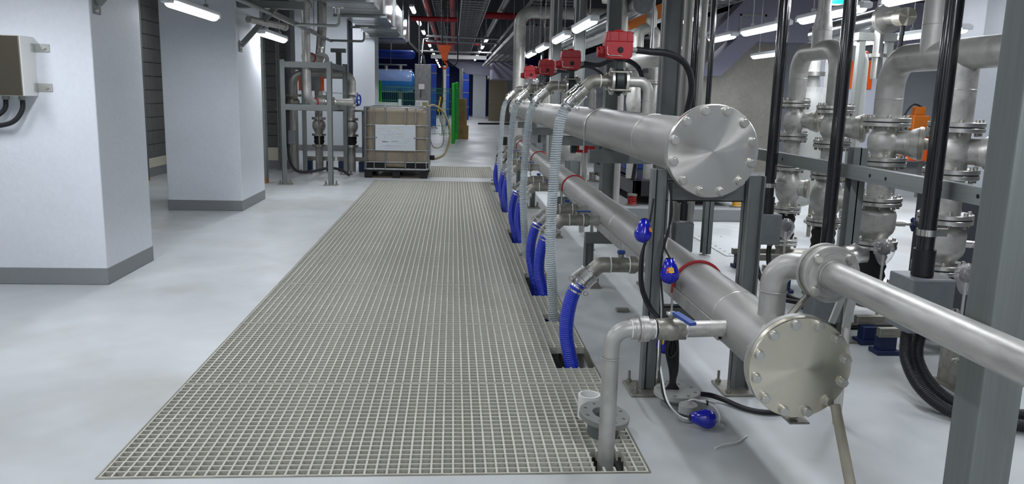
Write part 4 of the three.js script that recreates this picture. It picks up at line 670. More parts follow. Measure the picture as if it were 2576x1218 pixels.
{ // rear stacks below the arch
  const a = thing('arch_pipe', 'stainless arch pipe joining the risers behind the left frame', 'pipe'); part('arch', [sweep(bend([[-2.66, 1.27, -13.6], [-2.66, 1.6, -13.6], [-1.7, 1.61, -13.6], [-1.7, 1.32, -13.6]], 0.16), 0.07, 26), rod([-2.25, 1.6, -13.6], [-2.25, 0.93, -13.6], 0.062, 20)], M.steel, a);
  const riser = (x, top, lab, wheel) => {
    const z = -13.6, t = thing('riser_stack', lab, 'pipe', 'risers behind the left frame'); part('pipe', [rod([x, 0, z], [x, 0.43, z], 0.065, 20), rod([x, 0.87, z], [x, top, z], 0.062, 20)], M.steel, t);
    part('bulb_valve', [latheSmooth([[0.06, 0.62], [0.07, 0.65], [0.105, 0.72], [0.11, 0.76], [0.1, 0.82], [0.065, 0.86], [0.06, 0.88]], [x, 0, z], [0, 1, 0], 26)], M.steel, t); part('rubber_joint', [latheSmooth([[0.06, 0.44], [0.08, 0.47], [0.088, 0.5], [0.078, 0.53], [0.088, 0.56], [0.08, 0.59], [0.06, 0.61]], [x, 0, z], [0, 1, 0], 24)], M.rubber, t);
    for (const y of [0.43, 0.61, 0.88].concat(top > 1.2 ? [1.11, 1.3] : [])) part('flange', [lathe([[0.05, -0.02], [0.115, -0.02], [0.115, -0.003], [0.11, -0.002], [0.11, 0.002], [0.115, 0.003], [0.115, 0.02], [0.05, 0.02]], [x, y, z], [0, 1, 0], 28)], M.steelSmooth, t);
    if (top > 1.2) part('globe_valve', [latheSmooth([[0.06, 1.12], [0.085, 1.15], [0.1, 1.2], [0.085, 1.26], [0.06, 1.29]], [x, 0, z], [0, 1, 0], 24)], M.steel, t); if (wheel) part('handwheel', [along(new THREE.TorusGeometry(0.085, 0.014, 8, 24).rotateX(Math.PI / 2), [x + 0.13, 1.2, z + 0.02], [1, 0, 0.25]), rod([x + 0.08, 1.2, z], [x + 0.14, 1.2, z + 0.02], 0.012, 8)], M.blueBright, t, 'blue handwheel');
    for (const s of [-1, 1]) part('rubber_foot', [rbx(x + s * 0.17 - 0.05, 0, z - 0.06, x + s * 0.17 + 0.05, 0.17, z + 0.06, 0.005)], M.blueDark, t); part('support', [rbx(x - 0.25, 0.17, z - 0.05, x + 0.25, 0.24, z - 0.04, 0.002)], M.steelDark, t);
  };
  riser(-1.71, 1.33, 'rightmost riser behind the left frame, with a blue handwheel', true); riser(-2.25, 0.95, 'middle riser behind the left frame, with a black rubber joint', false);
  const l = thing('riser_stack', 'leftmost plain riser behind the left frame', 'pipe', 'risers behind the left frame'); part('pipe', [rod([-2.66, 0, -13.6], [-2.66, 1.28, -13.6], 0.068, 20)], M.steel, l); part('flange', [lathe([[0.05, -0.02], [0.13, -0.02], [0.13, 0.02], [0.05, 0.02]], [-2.66, 1.25, -13.6], [0, 1, 0], 28)], M.steelDark, l); part('check_body', [latheSmooth([[0.06, 1.05], [0.1, 1.12], [0.1, 1.16], [0.06, 1.22]], [-2.66, 0, -13.6], [0, 1, 0], 24)], M.steelDark, l);
  const s = thing('sign_board', 'small grey panel with orange ends behind the left frame', 'panel'); part('face', [rbx(-2.46, 1.33, -13.2, -2.14, 1.56, -13.17, 0.004)], M.greyPaint, s); part('orange_end', [rbx(-2.49, 1.33, -13.205, -2.46, 1.56, -13.165, 0.003), rbx(-2.14, 1.33, -13.205, -2.09, 1.56, -13.165, 0.003)], M.orange, s, 'orange end strips'); each('leg', [-2.42, -2.18].map(x => rod([x, 0, -13.19], [x, 1.34, -13.19], 0.014, 8)), M.steelDark, s);
  one('power_cable', [cable([[-2.42, 0.55, -11.9], [-2.4, 0.3, -11.9], [-2.33, 0.15, -12.0], [-2.15, 0.12, -12.2], [-1.9, 0.16, -12.4], [-1.72, 0.1, -12.6], [-1.62, 0.03, -12.6]], 0.022)], M.cable, 'black cable sagging along the foot of the left frame', 'cable');
  jbox(-2.36, 0.65, -11.9, 0.1, 0.2, 0.1, 'grey junction box on the post of the left frame');
  one('dark_post', [...hpost(-1.83, -13.06, 1.72, 1.94, 0.08, 0.08, 0.008, 'x'), rbx(-1.95, 1.94, -13.12, -1.72, 2.0, -13.0, 0.004)], M.greyPaint, 'short T-shaped steel post on top of the left rack', 'post');
  one('steel_shelf', [rbx(-3.0, 1.0, -13.95, -1.5, 1.03, -13.75, 0.003), rbx(-2.98, 0, -13.85, -2.93, 1.0, -13.8, 0.003), rbx(-1.56, 0, -13.85, -1.51, 1.0, -13.8, 0.003)], M.greyPaint, 'thin grey steel rail behind the risers at tank height', 'rail');
}
// ---------------------------------------------------------------- caged plastic tank
{
  const x0 = -1.39, x1 = -0.40, z0 = -12.6, z1 = -13.75, t = thing('caged_tank', 'weathered beige plastic tank in a steel cage on a black pallet', 'tank');
  const b = part('bottle', [rbx(x0 + 0.03, 0.15, z1 + 0.03, x1 - 0.03, 1.09, z0 - 0.03, 0.07, 5)].map(g => uvBox(clean(g))), M.tank, t); part('cap', [rod([-0.9, 1.08, -13.15], [-0.9, 1.125, -13.15], 0.11, 24)], M.black, b); part('brown_cap_cover', [rbx(-1.28, 1.1, -12.9, -0.5, 1.13, -13.3, 0.01)], M.greyPaint, b);
  for (const [a, c] of [[x0 + 0.035, x0 + 0.33], [x1 - 0.33, x1 - 0.035]]) part('corner_guard', [rbx(a, 0.1, z0 - 0.06, c, 0.26, z0 - 0.02, 0.01)], M.rubber, t);
  const pl = part('pallet', [rbx(x0, 0.1, z1, x1, 0.13, z0, 0.006)], M.rubber, t); for (const x of [x0 + 0.06, (x0 + x1) / 2, x1 - 0.06]) for (const z of [z0 - 0.06, (z0 + z1) / 2, z1 + 0.06]) part('block', [rbx(x - 0.06, 0.0, z - 0.06, x + 0.06, 0.1, z + 0.06, 0.008)], M.rubber, pl); part('runner', [rbx(x0 + 0.02, 0.0, z0 - 0.1, x1 - 0.02, 0.02, z0 - 0.02, 0.005)], std(0x5d4f42, 0.8), pl);
  const r = 0.0095; for (const y of [1.105, 0.83, 0.635, 0.44, 0.25, 0.14]) { const q = 0.004; part('cage_ring', [sweep(bend([[x0, y, (z0 + z1) / 2], [x0, y, z0], [x1, y, z0], [x1, y, z1], [x0, y, z1], [x0, y, (z0 + z1) / 2 - 0.001]], 0.06), y === 0.14 ? 0.016 : r, 8)], M.galv, t); }
  for (const f of [0.155, 0.33, 0.65, 0.81]) { const x = x0 + f * (x1 - x0); part('cage_upright', [rod([x, 0.14, z0 + r], [x, 1.105, z0 + r], r, 8)], M.galv, t); part('cage_upright', [rod([x, 0.14, z1 - r], [x, 1.105, z1 - r], r, 8)], M.galv, t); }
  for (const f of [0.12, 0.25, 0.38, 0.5, 0.62, 0.75, 0.88]) { const z = z0 + f * (z1 - z0); for (const x of [x1 + r, x0 - r]) part('cage_upright', [rod([x, 0.14, z], [x, 1.105, z], r, 8)], M.galv, t); } for (const [x, z] of [[x0 + 0.02, z0 - 0.02], [x1 - 0.02, z0 - 0.02], [x1 - 0.02, z1 + 0.02], [x0 + 0.02, z1 + 0.02]]) part('cage_upright', [rod([x, 0.12, z], [x, 1.11, z], r, 8)], M.galv, t);
  part('top_bar', [rod([x0 + 0.33, 1.125, z0], [x0 + 0.33, 1.125, z1], r, 8)], M.galv, t); part('top_bar', [rod([x1 - 0.33, 1.125, z0], [x1 - 0.33, 1.125, z1], r, 8)], M.galv, t);
  const lt = canvasTex(512, 320, (c, w, h) => { c.fillStyle = '#cfd5d8'; c.fillRect(0, 0, w, h); let s = 3; const R = () => (s = (s * 16807) % 2147483647) / 2147483647; for (let i = 0; i < 90; i++) { c.fillStyle = `rgba(${140 + R() * 80},${146 + R() * 80},${150 + R() * 80},0.25)`; c.fillRect(R() * w, R() * h, 20 + R() * 120, 2 + R() * 14); } c.fillStyle = '#4c5256'; c.fillRect(88, 206, 60, 9); c.fillRect(152, 208, 22, 6); c.fillRect(200, 204, 90, 5); c.fillStyle = '#5a4630'; for (let i = 0; i < 9; i++) c.fillRect(30 + R() * 440, 20 + R() * 120, 2, 6 + R() * 22); });
  part('label_plate', [rbx(x0 + 0.175, 0.435, z0 + 0.02, x0 + 0.8, 0.835, z0 + 0.026, 0.002)], std(0xffffff, 0.35, 0.35, { map: lt }), t, 'worn galvanised label plate'); for (const [x, y] of [[x0 + 0.19, 0.635], [x0 + 0.785, 0.635]]) boltMesh('rivet', 0.009, 0.006, M.black, t, [x, y, z0 + 0.026], [0, 0, 1]);
  part('outlet_tap', [rod([x1 + 0.0, 0.3, z0 - 0.5], [x1 + 0.1, 0.3, z0 - 0.5], 0.035, 14)], M.black, t);
}
one('rubber_hose', [cable([[-0.42, 1.12, -13.0], [-0.33, 1.15, -13.15], [-0.2, 1.08, -13.25], [-0.1, 0.92, -13.3], [-0.05, 0.72, -13.3], [-0.08, 0.48, -13.3], [-0.16, 0.33, -13.25], [-0.3, 0.27, -13.2], [-0.37, 0.27, -13.15]], 0.019, 60, 12)], std(0x8a835f, 0.45), 'olive rubber hose looping down the right side of the caged tank', 'hose');

// ================================================================ SMALL THINGS IN THE FOREGROUND
const stickerTex = canvasTex(96, 64, (c, w, h) => { c.fillStyle = '#e9b81c'; c.fillRect(0, 0, w, h); c.fillStyle = '#b51c22'; c.fillRect(0, 0, 30, h); c.fillStyle = '#f2e8c8'; c.fillRect(6, 20, 18, 6); c.fillRect(6, 34, 18, 6); c.fillStyle = '#5d4a12'; for (let i = 0; i < 4; i++) c.fillRect(38, 12 + i * 12, 46, 3); });
function floatSwitch(p, d, L, R, label, stickerSide = 1) { // pear shape: tip at p, body along d
  const t = thing('float_switch', label, 'float switch', 'blue pear-shaped float switches'); t.position.set(...p); t.quaternion.setFromUnitVectors(V(0, -1, 0), V(...d).normalize());
  part('body', [latheSmooth([[0.001, -L], [R * 0.35, -L + R * 0.06], [R * 0.68, -L + R * 0.26], [R * 0.92, -L + R * 0.6], [R, -L + R * 1.0], [R * 0.95, -L + R * 1.3], [R * 0.75, -L + R * 1.85], [R * 0.42, -L + R * 2.7], [R * 0.18, -0.012], [0.009, 0]], [0, 0, 0], [0, 1, 0], 36)], M.blueFloat, t);
  part('cable_seal', [lathe([[0.011, -0.012], [0.0095, 0.006], [0.006, 0.008], [0.001, 0.008]], [0, 0, 0], [0, 1, 0], 14)], M.black, t);
  const sg = new THREE.CylinderGeometry(R * 0.78, R * 0.985, R * 0.5, 10, 1, true, -0.42, 0.84); sg.translate(0, -L + R * 1.62, 0); sg.scale(1.012, 1, 1.012); const st = part('sticker', [clean(sg)], std(0xffffff, 0.5, 0, { map: stickerTex }), t, 'yellow and red printed sticker'); st.rotation.y = stickerSide;
  return t;
}
floatSwitch([0.825, 0.799, -3.300], [-0.1, -1, 0.05], 0.1, 0.0385, 'blue float switch hanging on the left of the grey post', 0.9); floatSwitch([0.939, 0.630, -3.280], [0.05, -1, 0.02], 0.108, 0.042, 'blue float switch hanging right of the post, yellow sticker in view', -0.2); floatSwitch([0.965, 0.285, -3.34], [-0.1, -1, 0], 0.1, 0.039, 'blue float switch half hidden behind the black cable bundle', -0.9); floatSwitch([0.972, 0.047, -2.95], [0.98, -0.05, 0.12], 0.105, 0.04, 'blue float switch lying on the floor beside the white weight', 2.6);
{ // floor weight
  const t = thing('counterweight', 'white plastic cylinder weight standing on the floor by the blue float', 'weight'); const c = [0.985, 0, -3.035]; part('body', [latheSmooth([[0.001, 0], [0.036, 0.001], [0.039, 0.005], [0.039, 0.066], [0.036, 0.07], [0.016, 0.0705], [0.015, 0.082], [0.001, 0.083]], c, [0, 1, 0], 30)], M.pvcLight, t); part('cord', [cable([[0.985, 0.084, -3.035], [1.0, 0.092, -3.03], [1.03, 0.088, -3.02], [1.06, 0.085, -3.0], [1.085, 0.07, -2.98], [1.095, 0.045, -2.96], [1.09, 0.02, -2.955]], 0.0042, 30, 7), cable([[1.03, 0.09, -3.02], [1.06, 0.094, -3.01], [1.09, 0.09, -3.0]], 0.004, 12, 7)], M.white, t, 'white knotted cord'); part('cable_tie', [rbx(1.05, 0.078, -3.012, 1.056, 0.098, -2.994, 0.002)], M.black, t);
}
// float cables: down the post, tied in a bundle
one('float_cable', [cable([[0.86, 0.89, -3.31], [0.85, 0.82, -3.3], [0.845, 0.79, -3.3]].concat([[0.825, 0.799, -3.300]]), 0.0045, 24)], M.cable, 'short black cable of the left hanging float', 'cable', 'float switch cables');
one('float_cable', [cable([[0.93, 0.96, -3.3], [0.936, 0.858, -3.300], [0.929, 0.736, -3.300], [0.918, 0.684, -3.300], [0.939, 0.636, -3.280]], 0.0045, 30)], M.cable, 'black cable down to the right hanging float', 'cable', 'float switch cables');
one('float_cable', [cable([[0.925, 0.96, -3.31], [0.944, 0.822, -3.310], [0.917, 0.701, -3.300], [0.907, 0.578, -3.300], [0.920, 0.408, -3.270], [0.900, 0.268, -3.200], [0.874, 0.196, -3.100], [0.879, 0.096, -3.000], [0.93, 0.05, -2.98], [0.972, 0.047, -2.95]], 0.0045, 70)], M.black, 'long black cable running down to the float on the floor', 'cable', 'float switch cables');
one('float_cable', [cable([[0.932, 0.94, -3.32], [0.929, 0.700, -3.310], [0.915, 0.558, -3.310], [0.918, 0.369, -3.280], [0.892, 0.250, -3.200], [0.877, 0.186, -3.080], [0.885, 0.095, -2.980], [0.935, 0.045, -2.965], [0.96, 0.04, -2.95]], 0.0042, 70)], M.white, 'long white cord running down beside the black float cable', 'cord');
one('float_cable', [cable([[0.844, 0.713, -3.330], [0.823, 0.626, -3.320], [0.823, 0.506, -3.300], [0.860, 0.417, -3.300], [0.902, 0.369, -3.280], [0.943, 0.288, -3.250]], 0.007, 50), cable([[0.843, 0.711, -3.340], [0.833, 0.624, -3.330], [0.841, 0.493, -3.320], [0.881, 0.406, -3.310], [0.921, 0.357, -3.290], [0.964, 0.285, -3.260]], 0.0055, 50)], M.cable, 'twin black cables bulging left round the foot of the post', 'cable');
{ const g = []; for (let k = 0; k < 7; k++) { const o = (k - 3) * 0.006; g.push(cable([[0.95 + o, 0.36, -3.25 + (k % 3) * 0.006], [0.958 + o * 1.3, 0.29, -3.235 + (k % 2) * 0.01], [0.962 + o * 1.4, 0.22 + (k % 3) * 0.012, -3.23], [0.968 + o * 0.9, 0.15, -3.215], [0.962 + o * 0.6, 0.1, -3.2], [0.96 + o * 1.6, 0.072, -3.195]], 0.0052, 26, 7)); } g.push(cable([[0.945, 0.3, -3.22], [0.935, 0.24, -3.215], [0.95, 0.21, -3.21], [0.975, 0.24, -3.21], [0.97, 0.3, -3.22]], 0.005, 24, 7)); one('cable_bundle', g, M.cable, 'tied bundle of black cables hanging into the grey floor flange', 'cable bundle'); }
function holedFlange(R, h, n, hr, rIn) { const s = new THREE.Shape(); s.absarc(0, 0, R, 0, Math.PI * 2, false); for (let k = 0; k < n; k++) { const p = new THREE.Path(), a = (k + 0.5) / n * Math.PI * 2; p.absarc(Math.cos(a) * R * 0.8, Math.sin(a) * R * 0.8, hr, 0, Math.PI * 2, true); s.holes.push(p); } if (rIn) { const p = new THREE.Path(); p.absarc(0, 0, rIn, 0, Math.PI * 2, true); s.holes.push(p); } const g = new THREE.ExtrudeGeometry(s, { depth: h, bevelEnabled: true, bevelThickness: 0.002, bevelSize: 0.002, bevelSegments: 1, curveSegments: 40 }); g.rotateX(-Math.PI / 2); return clean(g); }
{ // grey flange pair on the floor with the cable bundle going in
  const t = thing('pipe_flange', 'grey plastic flange standing on the floor with cables hanging into it', 'flange'), c = [0.985, 0, -3.2]; part('plate', [holedFlange(0.098, 0.018, 8, 0.0095, 0).translate(c[0], 0.048, c[2])], M.pvcLight, t); part('collar', [lathe([[0.001, 0.048], [0.055, 0.048], [0.055, 0.02], [0.064, 0.018], [0.064, 0], [0.001, 0]].reverse(), c, [0, 1, 0], 40)], M.pvcGrey, t); one('power_cable', [cable([[1.07, 0.05, -3.2], [1.14, 0.035, -3.22], [1.2, 0.02, -3.2], [1.26, 0.014, -3.12], [1.33, 0.013, -3.08], [1.5, 0.013, -3.1]], 0.0115, 40, 10)], M.cable, 'black corrugated cable on the floor running from the grey flange to the right', 'cable');
}
{ // loose flange on the grating
  const t = thing('pipe_flange', 'loose grey plastic flange tilted on a short pipe stub on the grating', 'flange'); const c = [0.605, 0.0, -2.9]; const tilt = [0.12, 1, 0.1]; part('plate', [along(holedFlange(0.097, 0.02, 8, 0.0085, 0.05), [c[0], 0.068, c[2]], tilt)], M.pvcGrey, t); part('stub', [along(lathe([[0.052, 0], [0.062, 0], [0.062, 0.066], [0.05, 0.066], [0.05, 0]], [0, 0, 0], [0, 1, 0], 36), [c[0] - 0.004, 0.0, c[2] - 0.003], tilt)], std(0x7e8788, 0.5, 0, { map: dirtTex }), t);
  const u = thing('pipe_coupling', 'short white plastic pipe coupling standing behind the loose flange', 'pipe fitting'); part('sleeve', [lathe([[0.038, 0], [0.0455, 0], [0.0455, 0.1], [0.038, 0.1], [0.038, 0]], [0.575, 0.0, -3.07], [0, 1, 0], 36)], M.white, u);
}
one('cable_scrap', [cable([[1.01, 0.004, -2.755], [1.05, 0.008, -2.78], [1.11, 0.006, -2.80], [1.175, 0.005, -2.862]], 0.0032, 24, 6)], M.white, 'short scrap of pale cable on the floor in the foreground', 'scrap');
one('metal_scrap', [rbx(1.03, 0, -4.75, 1.11, 0.02, -4.7, 0.004)], M.steelDark, 'small metal offcut on the floor under the lower header', 'scrap');
// ---------------------------------------------------------------- conduits and boxes behind the headers
[[-5.31, 'nearest'], [-8.08, 'second'], [-10.75, 'third'], [-12.45, 'fourth'], [-14.7, 'farthest']].forEach(([z, n], i) => { conduit(1.6, z, 0.5, 3.1, 0.021, n + ' slim black conduit in the row behind the stainless headers'); jbox(1.6, 0.38, z, 0.125, 0.2, 0.1, n + ' grey junction box in the row behind the headers'); });
for (const [x, z, r, lab] of [[1.634, -5.62, 0.032, 'left of two slim stainless pipes rising above the upper flange'], [1.745, -5.62, 0.024, 'right of two slim stainless pipes rising above the upper flange'], [1.6, -13.4, 0.03, 'slim pale vertical pipe among the black conduits'], [1.72, -8.3, 0.06, 'stainless riser behind the nearest red actuator']]) { const t = thing('riser_pipe', lab, 'pipe'); part('pipe', [rod([x, 0, z], [x, 3.1, z], r, 20)], M.steel, t); part('weld_seam', [new THREE.TorusGeometry(r + 0.0005, 0.0018, 6, 24).rotateX(Math.PI / 2).translate(x, 1.75, z)], M.steelSmooth, t); }
{ // stand for the black tap by the farthest blue hose
  const t = thing('wash_tap', 'black-handled wash tap on a stand at the far end of the grating', 'tap'); const x = 0.76, z = -11.9; part('stand', [rbx(x - 0.04, 0, z - 0.02, x + 0.04, 0.33, z + 0.02, 0.003)], M.pvcGrey, t); part('body', [rod([x, 0.3, z], [x, 0.62, z], 0.03, 14), rod([x - 0.1, 0.55, z], [x + 0.12, 0.55, z], 0.022, 12)], M.steelSmooth, t); part('motor', [rbx(x - 0.05, 0.6, z - 0.05, x + 0.05, 0.72, z + 0.05, 0.008)], M.black, t); part('hose_loop', [along(new THREE.TorusGeometry(0.075, 0.013, 8, 26).rotateX(Math.PI / 2), [x - 0.03, 0.42, z + 0.06], [0.2, 0, 1])], M.cable, t); part('bracket', [rbx(x - 0.18, 0.06, z - 0.03, x + 0.05, 0.075, z + 0.03, 0.002), rbx(x - 0.18, 0.01, z - 0.03, x + 0.05, 0.025, z + 0.03, 0.002)], M.steelDark, t);
}

// ================================================================ FAR END OF THE CORRIDOR
{ // wrapped blue tank and blue pipe behind the fence
  const t = thing('wrapped_tank', 'horizontal blue tank wrapped in shiny plastic film beyond the fence', 'tank'); const g = new THREE.LatheGeometry([[0.001, -1], [0.2, -0.99], [0.28, -0.93], [0.31, -0.8], [0.31, 0.75], [0.28, 0.88], [0.2, 0.95], [0.001, 0.96]].map(q => new THREE.Vector2(...q)), 40, 0); g.rotateZ(Math.PI / 2); g.translate(-2.1, 1.68, -22.9); part('shell', [clean(g)], M.blueFilm, t);
  const h = new THREE.CylinderGeometry(0.325, 0.33, 1.86, 40, 24, true, 0, Math.PI); const P = h.attributes.position; for (let i = 0; i < P.count; i++) { const k = 1 + 0.02 * Math.sin(P.getY(i) * 40 + P.getX(i) * 20) + 0.015 * Math.sin(P.getZ(i) * 60 + P.getY(i) * 13); P.setX(i, P.getX(i) * k); P.setZ(i, P.getZ(i) * k); } h.computeVertexNormals(); h.rotateZ(Math.PI / 2); h.translate(-2.1, 1.68, -22.9); part('film', [clean(h)], phys({ color: 0xe8f2fb, roughness: 0.2, transmission: 0.7, thickness: 0 }), t, 'milky plastic film over the top');
  each('saddle', [rbx(-2.7, 0.0, -23.1, -2.6, 1.42, -22.7, 0.01), rbx(-1.55, 0, -23.1, -1.45, 1.42, -22.7, 0.01)], M.greyPaint, t); each('nozzle', [rod([-1.9, 1.96, -22.9], [-1.9, 2.1, -22.9], 0.05, 12), rod([-1.5, 1.96, -22.9], [-1.5, 2.15, -22.9], 0.05, 12)], M.steelSmooth, t);
  const u = thing('blue_pipe', 'thick blue pipe high up above the wrapped tank', 'pipe'); const q = new THREE.CapsuleGeometry(0.11, 1.7, 8, 24); q.rotateZ(Math.PI / 2); q.translate(-1.95, 2.32, -20.9); part('pipe', [clean(q)], M.blueBright, u); each('hanger', [-2.3, -1.6].map(x => rod([x, 2.4, -20.9], [x, 4.098, -20.9], 0.012, 8)), M.galv, u);
  one('cable_tray', [rbx(-2.9, 2.04, -20.82, -1.2, 2.07, -20.64, 0.004), ...[-2.6, -1.6].map(x => rod([x, 2.07, -20.7], [x, 4.098, -20.7], 0.01, 6))], M.galv, 'narrow galvanised tray above the wrapped tank', 'tray');
}
{ // control panel
  const t = thing('switch_cabinet', 'tall stainless control panel on legs behind the caged tank', 'control panel'); part('case', [rbx(-0.96, 0.78, -20.3, -0.56, 2.06, -20.0, 0.008)], std(0xb9babb, 0.34, 0.75, { map: galvTex }), t); each('leg', [-0.94, -0.58].map(x => rbx(x - 0.02, 0, -20.2, x + 0.02, 0.78, -20.1, 0.003)), M.galv, t); part('display_box', [rbx(-0.86, 1.45, -20.0, -0.72, 1.58, -19.96, 0.004)], M.white, t); const d = part('meter', [rbx(-0.94, 1.02, -20.0, -0.62, 1.18, -19.93, 0.006)], M.white, t, 'cream meter unit'); part('screen', [rbx(-0.77, 1.05, -19.93, -0.64, 1.14, -19.925, 0.002)], std(0x9b9a72, 0.4), d); each('slot', [0, 1, 2].map(k => rbx(-0.91 + k * 0.035, 1.05, -19.93, -0.9 + k * 0.035, 1.14, -19.926, 0.001)), M.steelDark, d); part('lead', [cable([[-0.8, 1.45, -19.97], [-0.81, 1.36, -19.94], [-0.82, 1.25, -19.94]], 0.008, 12, 6)], M.cable, t);
  one('white_cabinet', [rbx(-2.0, 0.0, -19.6, -1.25, 1.12, -19.3, 0.01), rbx(-1.31, 0.0, -19.3, -1.24, 1.2, -19.22, 0.005)], std(0xcfe0d8, 0.5), 'pale low cabinet behind the caged tank, left of the control panel', 'cabinet');
}
{ // green welded mesh fence
  const t = thing('mesh_fence', 'green welded mesh fence with bright green posts behind the caged tank', 'fence'), z = -22.5; const post = (x, zz, h) => part('post', [rod([x, 0, zz], [x, h, zz], 0.05, 16), new THREE.SphereGeometry(0.052, 14, 8).translate(x, h, zz)], M.green, t); post(-1.86, -20.5, 1.6); post(0.0, -22.3, 1.62); post(0.1, -24.4, 1.68); post(0.02, -23.4, 1.64);
  const bars = []; for (let k = 0; k <= 40; k++) { const f = k / 40; bars.push(rod([-1.86 + 1.86 * f, 0.25, -20.5 - 1.8 * f], [-1.86 + 1.86 * f, 1.52, -20.5 - 1.8 * f], 0.0055, 5)); } for (const y of [0.28, 0.5, 0.72, 0.94, 1.16, 1.38, 1.5]) bars.push(rod([-1.86, y, -20.5], [0, y, -22.3], 0.006, 5)); for (let k = 0; k <= 24; k++) { const f = k / 24; bars.push(rod([0 + 0.1 * f, 0.2, -22.3 - 2.1 * f], [0.1 * f, 1.52, -22.3 - 2.1 * f], 0.0055, 5)); } for (const y of [0.3, 0.72, 1.16, 1.5]) bars.push(rod([0, y, -22.3], [0.1, y, -24.4], 0.006, 5)); part('mesh', bars, std(0x55c08a, 0.5), t, 'thin green mesh wires').userData.kind = 'stuff'; part('padding', [rbx(0.04, 0.02, -24.46, 0.16, 1.55, -24.34, 0.02)], M.green, t);
}
{ // cartons
  const print = canvasTex(256, 256, (c, w, h) => { c.fillStyle = '#bb9462'; c.fillRect(0, 0, w, h); c.strokeStyle = '#8a6a42'; c.lineWidth = 4; c.strokeRect(56, 70, 144, 110); c.fillStyle = '#8a6a42'; for (let i = 0; i < 6; i++) c.fillRect(72, 84 + i * 15, 50 + (i * 37) % 60, 5); c.fillStyle = '#a88252'; c.fillRect(0, 120, w, 3); }); const m = std(0xffffff, 0.8, 0, { map: print });
  const box = (x, y, z, w, h, lab) => { const t = thing('carton', lab, 'carton', 'cardboard cartons by the green fence'); part('box', [rbx(x - w / 2, y, z - 0.2, x + w / 2, y + h, z + 0.2, 0.008)], M.carton, t); part('printed_face', [new THREE.PlaneGeometry(w * 0.96, h * 0.94).translate(x, y + h / 2, z + 0.203)], m, t, 'faint brown print'); };
  box(0.27, 0, -25, 0.41, 0.42, 'lowest of three stacked cartons'); box(0.2, 0.42, -25.02, 0.44, 0.42, 'middle one of three stacked cartons'); box(0.19, 0.84, -25, 0.44, 0.4, 'topmost of three stacked cartons');
}
{ // hoist hook and pendant control
  const t = thing('hoist_hook', 'orange chain hoist hook block hanging in the corridor', 'hook'), x = -0.2, z = -17; const s = new THREE.Shape([[-0.13, 0.4], [0.13, 0.4], [0.11, 0.3], [0.07, 0.22], [0.06, 0.1], [-0.04, 0.1], [-0.06, 0.22], [-0.11, 0.3]].map(q => new THREE.Vector2(...q))); const g = new THREE.ExtrudeGeometry(s, { depth: 0.1, bevelEnabled: true, bevelSize: 0.008, bevelThickness: 0.008, bevelSegments: 2 }); g.translate(x, 1.94, z - 0.05); part('block', [clean(g)], M.orange, t); const hk = []; for (let k = 0; k <= 16; k++) { const a = 1.4 - k / 16 * 4.4; hk.push(V(x + Math.cos(a) * 0.06, 1.96 + Math.sin(a) * 0.06 - 0.03, z)); } part('hook', [sweep([V(x, 2.06, z), ...hk], 0.022, 12)], M.orange, t);
  for (const dx of [-0.06, 0.06]) { const links = []; for (let k = 0; k < 42; k++) { const l = new THREE.TorusGeometry(0.016, 0.005, 5, 10); l.scale(0.8, 1.45, 1); if (k % 2) l.rotateY(Math.PI / 2); l.translate(x + dx, 2.36 + k * 0.042, z); links.push(clean(l)); } part('chain', links, M.steelDark, t); }
  const p = thing('pendant_control', 'yellow pendant control hanging on a black cable from the hoist', 'pendant'); const pb = bar([-0.3, 0.98, -17], [-0.245, 1.28, -17], 0.08, 0.07); part('case', [pb], M.yellow, p); part('cover', [bar([-0.285, 0.99, -16.96], [-0.232, 1.28, -16.96], 0.045, 0.02)], M.black, p); part('cable', [cable([[-0.24, 1.28, -17], [-0.23, 1.5, -17], [-0.24, 1.9, -16.98], [-0.25, 2.5, -17], [-0.25, 4.1, -17]], 0.013, 40, 8)], M.cable, p); part('lower_lead', [cable([[-0.3, 0.98, -17], [-0.27, 0.8, -16.9], [-0.2, 0.5, -16.9], [-0.24, 0.25, -16.9], [-0.4, 0.22, -16.9], [-0.48, 0.4, -16.9], [-0.46, 0.62, -16.9], [-0.4, 0.66, -16.9], [-0.33, 0.62, -16.9]], 0.012, 60, 7)], M.steelDark, p);
  one('trailing_cable', [cable([[0.08, 4.098, -17.2], [0.08, 3.2, -17.2], [0.07, 2.5, -17.2], [0.05, 1.98, -17.2], [-0.06, 1.94, -17.2], [-0.16, 2.06, -17.15]], 0.014, 40, 8)], M.cable, 'black trailing cable looping beside the orange hook', 'cable');
}
// blue pillars and machinery at the very end
for (const [x, z, w, lab] of [[0.62, -46, 0.5, 'bright blue pillar at the far end, right of the cartons'], [-0.9, -34, 0.34, 'blue upright behind the control panel'], [-0.35, -36, 0.3, 'blue upright between the fence and the cartons']]) { const t = thing('blue_pillar', lab, 'pillar'); part('shaft', [rbx(x - w / 2, 0, z - w / 2, x + w / 2, 2.6, z + w / 2, 0.01)], M.blueBright, t); each('band', [0.7, 1.5, 2.2].map(y => rbx(x - w / 2 - 0.01, y, z - w / 2 - 0.01, x + w / 2 + 0.01, y + 0.05, z + w / 2 + 0.01, 0.004)), M.pvcGrey, t); }
one('far_post', [rod([0.35, 0, -38], [0.35, 2.6, -38], 0.09, 14)], M.pvcGrey, 'slim grey post before the far blue wall', 'post'); one('far_post', [rod([-0.32, 0, -27], [-0.32, 2.3, -27], 0.07, 14), rod([-0.32, 0, -27], [-0.32, 0.02, -27], 0.15, 14)], M.white, 'slim white post just behind the mesh fence', 'post');
